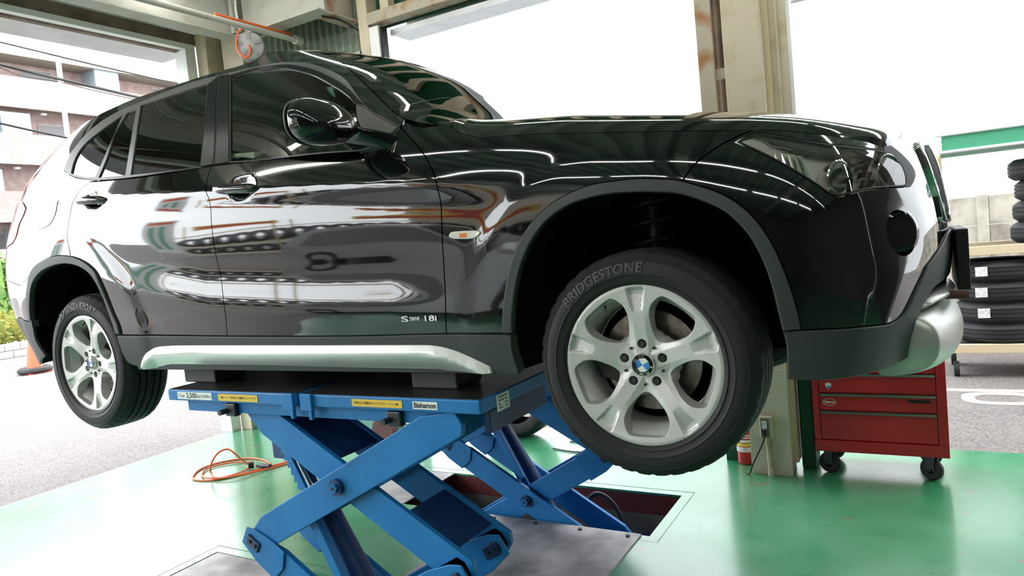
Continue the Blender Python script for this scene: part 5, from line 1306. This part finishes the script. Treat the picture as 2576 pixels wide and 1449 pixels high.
for x, y_, a in ((TX0+.065, TY0+.06, 75), (TX1-.085, TY0+.06, 62), (TX0+.065, TY1-.07, 80), (TX1-.085, TY1-.07, 70)):
    R = Matrix.Rotation(math.radians(a), 3, 'Z'); c = Vector((x, y_, .06))
    b = MB(); b.lathe([(.02, -.018), (.050, -.018), (.058, -.010), (.060, 0), (.058, .010), (.050, .018), (.02, .018)], (0, 0, 0), 0, n=28); b.v = [tuple(R @ Vector((v[0], v[1], v[2])) + c) for v in b.v]; cw = b.build('caster_wheel', 'caster_rubber', o, smooth=40)
    b = MB(); b.box((-.026, -.022, .0), (-.020, .022, .085)); b.box((.020, -.022, .0), (.026, .022, .085)); b.box((-.032, -.035, .078), (.032, .035, .082)); b.cyl((-.03, 0, 0), (.03, 0, 0), .008, n=10); b.v = [tuple(R @ Vector(v)+c) for v in b.v]; b.build('caster_fork', 'dark_steel', cw)
# outlet on the column, its conduit and cable
c0 = at(1912, 1044, 1, 2.27); c1 = at(1947, 1100, 1, 2.27)
o = thing('power_outlet', 'grimy surface-mounted power outlet box on the beige column with a plug in it', 'outlet', ((c0[0]+c1[0])/2, 2.27, (c0[2]+c1[2])/2))
b = MB(); b.box((c0[0], 2.235, c1[2]), (c1[0], 2.2695, c0[2])); b.build('outlet_box', 'beige_steel', o, bevel=.006)
zx = (c0[0]+c1[0])/2-.006; zz = (c0[2]+c1[2])/2
b = MB(); b.box((zx-.022, 2.231, zz-.055), (zx+.024, 2.2352, zz+.055)); b.build('outlet_plate', 'brown_beam', o)
b = MB(); b.box((zx-.014, 2.228, zz-.005), (zx+.012, 2.2312, zz+.040)); b.build('socket', 'sticker_white', o)
for dx in (-.007, .004):
    b = MB(); b.box((zx+dx, 2.2274, zz+.020), (zx+dx+.002, 2.2284, zz+.030)); b.build('socket_slot', 'black', o)
b = MB(); b.prism([(zx-.013, zz-.006), (zx+.013, zz-.006), (zx+.008, zz-.04), (zx-.004, zz-.045)], 1, 2.205, 2.228); b.build('plug', 'cable_black', o, bevel=.003)
b = MB(); b.tube(smooth_path([(zx+.002, 2.212, zz-.045), (zx-.02, 2.20, zz-.10), (zx-.07, 2.20, zz-.20), (zx-.10, 2.22, zz-.27), (zx-.13, 2.26, .006)], 6), .0045, 8); b.build('cord', 'cable_black', o, smooth=60)
b = MB(); b.cyl((zx+.012, 2.258, 0), (zx+.004, 2.258, c1[2]), .0115, n=14); b.cyl((zx+.012, 2.257, 0), (zx+.012, 2.257, .04), .0165, n=14); b.build('conduit', 'beige_steel', o, smooth=40)
# fire extinguisher left of the column
fe = at(1873, 1170, 2, .0); o = thing('fire_extinguisher', 'red fire extinguisher with yellow band standing beside the column', 'extinguisher', (fe[0], fe[1]+.03, 0))
ex, ey = fe[0]+.005, fe[1]+.05
b = MB(); b.lathe([(.001, .002), (.048, .002), (.053, .010), (.053, .30), (.045, .335), (.022, .36), (.02, .38)], (ex, ey, 0), 2, n=32); b.build('bottle', 'extinguisher_red', o, smooth=40)
for z0, z1, m in ((.115, .135, 'banner_yellow'), (.14, .155, 'sticker_white'), (.165, .172, 'sticker_white'), (.08, .11, 'paper'), (.18, .186, 'sticker_white')):
    b = MB(); b.lathe([(.0536, z0), (.0536, z1)], (ex, ey, 0), 2, n=32); b.build('label_band', m, o, smooth=40)
b = MB(); b.cyl((ex, ey, .37), (ex, ey, .42), .014, n=12); b.box((ex-.06, ey-.01, .42), (ex+.02, ey+.01, .435)); b.build('valve_head', 'black', o)
# orange hose heap with connectors
hz = .007
def fl(px, z=hz): p = at(px[0], px[1], 2, z); return (p[0], p[1], z)
h1 = [fl(p) for p in ((752, 1152), (700, 1168), (640, 1184), (580, 1200), (530, 1208), (492, 1207), (486, 1198), (505, 1180), (550, 1164), (610, 1154), (655, 1155), (680, 1166), (676, 1172))]
P = smooth_path(h1, 8); 
o = thing('air_hose', 'orange air hose coiled on the green floor beside the lift', 'hose', (h1[5][0], h1[5][1], 0))
b = MB(); b.tube(P, .0065, 8); b.build('hose_coil', 'hose_orange', o, smooth=60)
h2 = [fl(p, z) for p, z in (((748, 1157), .008), ((690, 1175), .008), ((600, 1196), .02), ((545, 1202), .02), ((530, 1188), .04), ((532, 1165), .12), ((548, 1140), .18), ((572, 1130), .19), ((592, 1142), .15), ((612, 1160), .06), ((628, 1167), .025))]
b = MB(); b.tube(smooth_path(h2, 8), .0065, 8); b.build('hose_loop', 'hose_orange', o, smooth=60)
h3 = [fl(p, .010) for p in ((628, 1177), (600, 1190), (560, 1201), (520, 1202), (508, 1194), (520, 1180), (560, 1168), (605, 1162), (625, 1165))]
b = MB(); b.tube(smooth_path(h3, 8), .0065, 8); b.build('hose_loop', 'hose_orange', o, smooth=60)
q = np.array(fl((632, 1170), .03)); b = MB(); b.cyl(q-np.array([.012, .012, .0]), q+np.array([.012, .012, 0]), .024, n=20); b.build('coupling', 'cable_black', o, smooth=40)
q0 = np.array(fl((645, 1172), .022)); q1 = np.array(fl((680, 1173), .022)); b = MB(); b.tube([q0, q0+(q1-q0)*.25, q0+(q1-q0)*.3, q1], [.008, .014, .018, .018], 12); b.build('coupling', 'cable_black', o, smooth=40)
# spare tyre and machine parts standing behind the lift
def lying_tyre(c, r, w, axis, name='tyre', n=72):
    b_ = MB(); p = [(r*.62, 0), (r*.70, -.012*w/.2), (r*.86, -.010), (r*.96, .02*w/.2), (r*.992, .18*w), (r, .25*w), (r*.975, .255*w), (r*.975, .29*w), (r, .295*w), (r, .48*w), (r*.975, .485*w)]
    p = p+[(a, w-h) for a, h in p[::-1]]; b_.lathe(p, c, axis, n=n); return b_.build(name, 'rubber', None, smooth=38)
t1 = at(1290, 1108, 2, 0)
o = lying_tyre((t1[0]-.0, t1[1]+.05, .30), .30, .20, 1, 'spare_tyre'); o.data.update()
tag(o, 'black tyre standing on the green floor behind the scissor arms', 'tyre')
b = MB(); b.tube(smooth_path([(-1.55, 2.62, .006), (-1.35, 2.58, .006), (-1.25, 2.48, .006), (-1.4, 2.40, .006), (-1.6, 2.44, .006)], 8), .005, 6); tag(b.build('cable_loop', 'cable_black', None, smooth=60), 'thin black cable looped on the floor behind the far lift', 'cable')
o = thing('parts_washer', 'teal machine housing with a brown disc seen under the platform', 'machine', (-3.0, 2.3, 0))
b = MB(); b.box((-3.30, 2.26, .0), (-2.99, 2.45, .33)); b.build('housing', 'teal_paint', o, bevel=.01)
b = MB(); b.cyl((-2.93, 2.18, .135), (-2.93, 2.24, .135), .10, n=32); b.build('disc', 'brown_rubber', o, smooth=40)
b = MB()
for i in range(7):
    for j in range(6): b.cyl((-2.75+.030*i, 2.24, .10+.030*j), (-2.75+.030*i, 2.25, .10+.030*j), .0115, n=8)
b.build('mesh_guard', 'mesh_white', o)

# ================================================================== outdoors, right of the column
corr = MB()
b = MB(); b.box((-9, 8.6, -.05), (14, 8.8, 7.5)); struct(b.build('neighbour_wall', 'plaster_white'))
b = MB()
for x in np.arange(-8.1, 14, .9): b.box((x-.01, 8.585, 1.4), (x+.01, 8.6, 7.5))
struct(b.build('wall_joint', 'plaster_white'))
b = MB(); b.box((-.8, 8.5, 4.35), (.3, 8.62, 5.6)); b.build('upper_window', 'window_frame', None)
w1 = bpy.data.objects['upper_window']; tag(w1, 'pink framed window high on the white neighbouring wall', 'window')
b = MB(); b.box((-.7, 8.49, 4.45), (.2, 8.5, 5.5)); b.build('pane', 'panel_blue', w1)
FW = thing('block_wall', 'stained concrete panel fence wall below the white building', 'fence wall', (1.5, 7.2, 0))
xs = np.arange(-3.0, 7.2, .62)
for i, x in enumerate(xs):
    for k in range(5):
        b = MB(); b.box((x+.055, 7.2, -.05+k*.31), (x+.615, 7.26, .255+k*.31)); b.build('panel', 'concrete_dirty', FW, bevel=.004)
    b = MB(); b.box((x-.055, 7.17, -.05), (x+.05, 7.29, 1.51)); b.build('post', 'concrete_dirty', FW, bevel=.004)
# tyre rack
RK = thing('tyre_rack', 'beige steel tyre rack on casters outside the right opening', 'rack', (1.9, 5.5, 0))
for z0, z1, nm in ((.17, .245, 'shelf_beam'), (1.00, 1.075, 'shelf_beam')):
    for y_ in (5.16, 5.82):
        b = MB(); b.box((.88, y_, z0), (3.2, y_+.045, z1)); b.build(nm, 'rack_beige', RK, bevel=.003)
    b = MB(); b.box((.90, 5.2, z0+.02), (3.18, 5.83, z0+.035)); b.build('shelf', 'dark_steel', RK)
for x in (.90, 3.15):
    for y_ in (5.78, 5.82)[:1]:
        b = MB(); b.box((x, y_, .17), (x+.04, y_+.04, 2.0)); b.build('upright', 'rack_beige', RK)
for x in (.95, 3.1):
    for y_ in (5.25, 5.75):
        b = MB(); b.cyl((x-.02, y_, .02), (x+.02, y_, .02), .065, n=20); b.build('caster_wheel', 'caster_rubber', RK, smooth=40)
base = lying_tyre((1.30, 5.50, .246), .335, .155, 2, 'stacked_tyre')
STK = [(1.30, 5.50, .246), (2.02, 5.50, .246), (2.74, 5.50, .246)]
ORD = ('bottom', 'second', 'third', 'top')
for i, (x, y_, z) in enumerate(STK):
    for k in range(4):
        t = base if (i == 0 and k == 0) else base.copy()
        if t is not base: COL.objects.link(t)
        t.location = (x-1.30, 0, k*.176)
        tag(t, ORD[k]+' tyre of the lower-shelf stack '+('at the front end of the rack', 'in the middle of the rack', 'at the outer end of the rack')[i], 'tyre', 'tyres on the rack')
for i, x in enumerate((1.76, 2.45)):
    for k in range(4):
        t = base.copy(); COL.objects.link(t); t.location = (x-1.30+.02*((k*7) % 3-1), 0, 1.076-.246+k*.176)
        tag(t, ORD[k]+' tyre of the upper-shelf stack '+('next to the green awning end', 'further along the rack')[i], 'tyre', 'tyres on the rack')
for px, k, lab in (((2470, 709), 3, 'top'), ((2470, 757), 2, 'middle'), ((2476, 798), 1, 'lowest')):
    p = at(px[0], px[1], 1, 5.158); zc = .246+.176*k+.088
    b = MB(); b.box((p[0]-.043, 5.1575, zc-.04), (p[0]+.043, 5.1625, zc+.04)); tag(b.build('tyre_label', 'paper', None), 'small white paper label stuck on the stacked tyres, '+lab+' of three', 'label', 'paper labels on the tyres')
# green awning over the rack: pipe frame with a translucent sheet
AW = thing('awning', 'green sheet awning on a white pipe frame above the tyre rack', 'awning', (1.9, 5.2, 0))
a0 = at(2350, 343, 1, 5.2); a1 = at(2357, 386, 1, 5.2); 
for (x, y_, z) in ((a0[0], 5.2, a0[2]), (a0[0]+.02, 5.2, a1[2]), (a0[0]+.02, 6.1, a0[2]+.02)):
    b = MB(); b.cyl((x, y_, z), (3.4, y_, z), .014, n=10); b.build('rail', 'pole_white', AW, smooth=40)
b = MB(); b.cyl((a0[0], 5.2, a0[2]), (a0[0]+.02, 5.2, a1[2]-.02), .012, n=10); b.cyl((a0[0]+.02, 5.2, a1[2]), (a0[0]+.02, 6.1, a0[2]+.02), .012, n=10); b.cyl((a0[0]+.02, 6.1, 0), (a0[0]+.02, 6.1, a0[2]+.02), .014, n=10); b.build('rail', 'pole_white', AW, smooth=40)
b = MB(); b.box((a0[0]+.05, 5.205, a1[2]+.012), (3.38, 5.211, a0[2]-.012)); b.build('sheet', 'awning_green', AW)
b = MB(); b.box((a0[0]+.05, 5.22, a1[2]-.002), (3.38, 6.08, a1[2]+.003)); b.build('sheet', 'awning_green', AW)
# road marking: straight line and rounded bay end
z = -.0445
b = MB(); p = at(2388, 985, 2, z); b.box((-.5, p[1], z-.0), (4.0, p[1]+.10, z+.003)); b.build('road_line', 'road_paint', None)
tag(bpy.data.objects['road_line'], 'long faded white line painted on the asphalt behind the tool cabinet', 'road marking')
p = at(2520, 1003, 2, z); pts = []
ring = [(p[0]+.26*math.copysign(abs(math.cos(t))**.7, math.cos(t)), p[1]+.20*math.copysign(abs(math.sin(t))**.7, math.sin(t))) for t in np.linspace(0, 2*math.pi, 40, endpoint=False)]
inn = [(p[0]+.17*math.copysign(abs(math.cos(t))**.7, math.cos(t)), p[1]+.11*math.copysign(abs(math.sin(t))**.7, math.sin(t))) for t in np.linspace(0, 2*math.pi, 40, endpoint=False)]
b = MB(); n = 40; b.add([(x, y_, z+.002) for x, y_ in ring]+[(x, y_, z+.002) for x, y_ in inn], [(i, (i+1) % n, n+(i+1) % n, n+i) for i in range(n)]); tag(b.build('road_marking', 'road_paint', None), 'rounded white loop painted on the asphalt at the right edge', 'road marking')

# ================================================================== outdoors, left: apartment block, street things
AX = -42.0
AB = thing('apartment_building', 'pink tiled apartment block with long balconies across the street', 'building', (AX-4, 24, 0))
AY0, AY1 = 6.0, 48.0
FLO = [-.6, 2.6, 5.75, 8.95, 12.1]
b = MB(); b.box((AX-9, AY0, -.1), (AX-1.6, AY1, 14.5)); b.build('core_wall', 'pink_tile', AB)
for k, z0 in enumerate(FLO):
    b = MB(); b.box((AX-1.6, AY0, z0-.30), (AX+.05, AY1, z0)); sl = b.build('balcony_slab', 'slab_cream', AB)
    b = MB(); b.box((AX-.15, AY0, z0-.55), (AX+.10, AY1, z0+1.15)); b.build('balcony_parapet', 'pink_tile', AB)
    for j in range(10):
        y_ = AY0+2.0+4.1*j+.6*(k % 2)
        b = MB(); b.box((AX-1.62, y_, z0+.25), (AX-1.56, y_+1.75, z0+2.15)); w_ = b.build('window', 'window_frame', AB)
        b = MB(); b.box((AX-1.56, y_+.06, z0+.30), (AX-1.545, y_+1.69, z0+2.09)); b.build('pane', 'window_dark', w_)
    for j in range(6):
        y_ = AY0+3.2+7.3*j+1.8*(k % 2)
        b = MB(); b.box((AX-1.55, y_, z0+.0), (AX-.16, y_+.05, z0+2.35)); b.box((AX-.16, y_, z0+1.10), (AX-.10, y_+1.5, z0+2.35)); b.build('partition', 'panel_blue', AB)
        b = MB(); b.lathe([(.001, -.12), (.14, -.10), (.18, -.02), (.18, 0)], (AX-.8, y_+2.6, z0+2.60), 2, n=16); b.build('ceiling_lamp', 'sticker_white', AB, smooth=40)
b = MB(); b.box((AX-9, AY0, 14.45), (AX+.10, AY1, 14.80)); b.build('roof_slab', 'slab_cream', AB)
# pole and overhead wires
pp0 = at(140, 130, 0, -26.0); pp1 = at(168, 370, 0, -26.0)
b = MB(); b.cyl((-26, pp0[1]-.05, -.1), (-26, pp0[1]+.05, pp0[2]+.2), .085, n=16); tag(b.build('street_pole', 'pole_white', None, smooth=40), 'slender white street pole in front of the apartment block', 'pole')
def wire(pts, x, r, lab):
    P = [at(a, c, 0, x) for a, c in pts]; P = [P[0]+(P[0]-P[1])*.6]+P+[P[-1]+(P[-1]-P[-2])*1.2]
    b_ = MB(); b_.tube(smooth_path(P, 6), r, 6); tag(b_.build('overhead_wire', 'cable_black', None, smooth=60), lab, 'wire', 'overhead wires by the apartment block')
wire([(42, 116), (250, 166), (437, 209)], -20, .022, 'topmost overhead wire crossing the apartment block')
wire([(0, 162), (150, 199), (340, 243)], -20, .042, 'thick overhead cable crossing the apartment block below the topmost wire')
wire([(0, 170), (60, 192), (150, 206), (230, 226), (340, 250)], -20.2, .010, 'thin wire slung just under the thick overhead cable')
wire([(0, 310), (80, 328), (180, 349)], -20, .030, 'lowest overhead wire near the car roof')
# hedge, kerb, cone
def leafy(c, d, n, m, size):
    V = []; F = []
    rs = np.random.default_rng(int(abs(c[0]*100+c[1]*37)) % 9999)
    for _ in range(n):
        u = rs.normal(size=3); u /= np.linalg.norm(u); rr = .75+.3*rs.random(); p = np.array(c)+np.array(d)*np.clip(u*rr*1.25, -1, 1)
        a = rs.normal(size=3); a /= np.linalg.norm(a); bb = np.cross(a, rs.normal(size=3)); bb /= np.linalg.norm(bb); s = size*(.6+.8*rs.random())
        k = len(V); V += [p-a*s, p+bb*s*.45, p+a*s, p-bb*s*.45]; F.append((k, k+1, k+2, k+3))
    b_ = MB(); b_.add(V, F); return b_
hx = -17.0; q0 = at(5, 720, 0, hx); q1 = at(18, 805, 0, hx)
o = thing('hedge', 'leafy green hedge behind the rear bumper at the left edge', 'hedge', (hx-.5, q0[1], 0))
leafy((hx-.7, q0[1]-1.6, 1.55), (.7, 2.0, .95), 5200, 'hedge', .085).build('foliage', 'hedge', o)
b = MB(); b.box((hx-1.0, q0[1]-3.4, .4), (hx-.1, q0[1]+.1, 2.2)); b.build('foliage_core', 'hedge', o)
o = thing('low_shrub', 'low yellow green shrub in front of the tall hedge', 'shrub', (hx+.9, q1[1], 0))
leafy((hx+.75, q1[1]-1.0, .72), (.38, 1.5, .32), 2400, 'hedge_yellow', .06).build('foliage', 'hedge_yellow', o)
b = MB(); b.box((hx+.45, q1[1]-2.4, .4), (hx+.95, q1[1]+.2, .95)); b.build('foliage_core', 'hedge_yellow', o)
PLN = thing('planter_wall', 'low grey brick planter wall under the hedge', 'planter', (hx+1.3, q1[1]-1, 0))
for r_ in range(3):
    for k in range(14):
        b = MB(); y_ = q1[1]+.45-.30*k-(.15 if r_ % 2 else 0); b.box((hx+1.2, y_-.288, -.05+.15*r_), (hx+1.4, y_, .09+.15*r_)); b.build('brick', 'brick_grey', PLN, bevel=.006)
b = MB(); b.box((hx+1.6, q1[1]-4.5, -.05), (hx+1.85, q1[1]+1.0, .10)); struct(b.build('kerb', 'kerb_stone'))
cc = at(90, 938, 2, -.045)
o = thing('traffic_cone', 'orange traffic cone with a black rubber weight ring beside the rear wheel', 'traffic cone', (cc[0], cc[1], -.045))
b = MB(); b.lathe([(.001, .70), (.03, .70), (.035, .69), (.13, .09), (.14, .06)], (cc[0], cc[1], -.045), 2, n=32); b.build('cone_body', 'cone_orange', o, smooth=40)
b = MB(); b.box((cc[0]-.19, cc[1]-.19, -.044), (cc[0]+.19, cc[1]+.19, -.02)); b.build('cone_base', 'cone_orange', o, bevel=.006)
b = MB(); b.lathe([(.15, .02), (.17, .10), (.22, .12), (.27, .09), (.28, .05), (.26, .02)], (cc[0], cc[1], -.045), 2, n=40, closed=True); b.build('weight_ring', 'rubber', o, smooth=40)

# ================================================================== behind the camera (seen mirrored in the paintwork)
b = MB(); b.box((-2.4, -8.6, 0), (7, -8.4, 4.2)); struct(b.build('wall_front', 'interior_wall'))
b = MB(); b.box((6.4, -8.4, 0), (6.6, 2.35, 4.2)); struct(b.build('wall_right', 'interior_wall'))
b = MB(); b.box((3.45, 2.45, 0), (6.6, 2.6, 4.2)); struct(b.build('wall_reflection_block', 'interior_wall'))  # unseen dark wall added to limit the white reflection on the front bumper
b = MB(); b.box((-16, -24, -.1), (6, -20, 6.6)); tag(b.build('shop_building', 'slab_cream', None), 'long cream building across the forecourt behind the camera', 'building')
# display rack with upright tyres
DR = thing('display_rack', 'long steel tyre display rack behind the camera, mirrored in the doors', 'rack', (-7.5, -7.3, 0))
for z_ in (.25, 1.05, 1.85):
    b = MB(); b.box((-12.5, -7.55, z_-.06), (-2.6, -7.51, z_)); b.build('rail', 'rack_beige', DR); b = MB(); b.box((-12.5, -7.09, z_-.06), (-2.6, -7.05, z_)); b.build('rail', 'rack_beige', DR)
for x in (-12.5, -9.2, -5.9, -2.64):
    for y_ in (-7.55, -7.09):
        b = MB(); b.box((x, y_, -.05), (x+.04, y_+.04, 2.7)); b.build('upright', 'rack_beige', DR)
rt = lying_tyre((-12.1, -7.30, .56), .31, .20, 0, 'road_tyre', n=40); first = True
ORDW = 'one two three four five six seven eight nine ten eleven twelve thirteen fourteen fifteen sixteen seventeen eighteen'.split()
for r_, z_ in enumerate((0, .80)):
    for k in range(18):
        t = rt if first else rt.copy()
        if not first: COL.objects.link(t)
        first = False; t.location = (.53*k, 0, z_+.005)
        tag(t, ('lower', 'upper')[r_]+'-row tyre of the display rack behind the camera, number '+ORDW[k]+' from the street end', 'tyre', 'tyres in the display rack')
for i, (x0, x1) in enumerate(((-11.5, -9.0), (-7.2, -4.2))):
    b = MB(); b.box((x0, -7.04, 2.15), (x1, -7.02, 2.55)); o = b.build('banner', 'banner_yellow', None); tag(o, ('far', 'near')[i]+' yellow banner with a red band above the display rack behind the camera', 'banner', 'banners on the display rack')
    b = MB(); b.box((x0+.1, -7.018, 2.22), (x1-.1, -7.012, 2.44)); b.build('red_band', 'banner_red', o)
for i, (x, y_) in enumerate(((-7.4, -3.4), (-9.4, -3.0))):
    o = thing('flag', ('nearer', 'farther')[i]+' tall white advertising flag with green stripes on the forecourt', 'flag', (x, y_, -.045), 'advertising flags')
    b = MB(); b.cyl((x, y_, -.04), (x, y_, 2.9), .014, n=10); b.build('flag_pole', 'pole_white', o)
    b = MB(); b.box((x, y_+.02, 1.0), (x+.60, y_+.024, 2.8)); b.build('cloth', 'sticker_white', o)
    b = MB(); b.box((x+.05, y_+.025, 2.45), (x+.55, y_+.027, 2.7)); b.build('header', 'hose_orange', o)
    for k in range(2):
        b = MB(); b.box((x+.12+.2*k, y_+.025, 1.2), (x+.22+.2*k, y_+.027, 2.3)); b.build('green_stripe', 'awning_green', o)
# silver hatchback parked on the forecourt side
SCAR = thing('silver_car', 'silver hatchback parked behind the camera, mirrored in the front door', 'car', (-4.3, -5.1, 0))
prof = [(-2.05, .30), (-2.05, .62), (-1.98, .95), (-1.75, 1.32), (-1.5, 1.45), (-.6, 1.50), (.1, 1.45), (.75, 1.02), (1.0, .95), (1.55, .85), (1.85, .72), (1.95, .52), (1.95, .30), (1.6, .24), (-1.8, .24)]
b = MB(); ys = [-.80, -.72, -.5, 0, .5, .72, .80]; sc_ = [.0, .05, .09, .10, .09, .05, .0]
n = len(prof); V = []; F = []
for yy in ys:
    u = abs(yy)/.80
    for (x, z) in prof:
        inn = .22*max(0, z-.90)/.6 if True else 0
        V.append((-4.3+x*(1-.06*u**4), -5.1+yy*(1-inn/.8), z+.02*(1-u*u)))
for i in range(len(ys)-1): F += [(i*n+j, i*n+(j+1) % n, (i+1)*n+(j+1) % n, (i+1)*n+j) for j in range(n)]
F += [tuple(range(n)), tuple(range(len(V)-1, len(V)-n-1, -1))]
b.add(V, F); b.build('body', 'silver_car', SCAR, smooth=50)
for sg in (-1, 1):
    yy = lambda z: -5.1+sg*(.80*(1-(.22*max(0, z-.90)/.6)/.8)+.006)
    q = [(-1.55, .95), (.72, .98), (.12, 1.36), (-.6, 1.40), (-1.35, 1.36)]
    b = MB(); b.add([(-4.3+x, yy(z), z) for x, z in q], [tuple(range(5))]); b.build('side_window', 'window_dark', SCAR)
    for x in (-1.35, 1.25):
        t = lying_tyre((-4.3+x, -5.1+sg*.72-.09, .30), .30, .18, 1, 'wheel', n=40); t.parent = SCAR; t.matrix_parent_inverse = Matrix.Translation(-Vector(SCAR.location))
q = [(.16, 1.40), (.74, 1.05)]
b = MB(); b.add([(-4.3+.15, -5.1-.55, 1.435), (-4.3+.15, -5.1+.55, 1.435), (-4.3+.76, -5.1+.66, 1.045), (-4.3+.76, -5.1-.66, 1.045)], [(0, 1, 2, 3)]); b.build('windscreen', 'window_dark', SCAR)
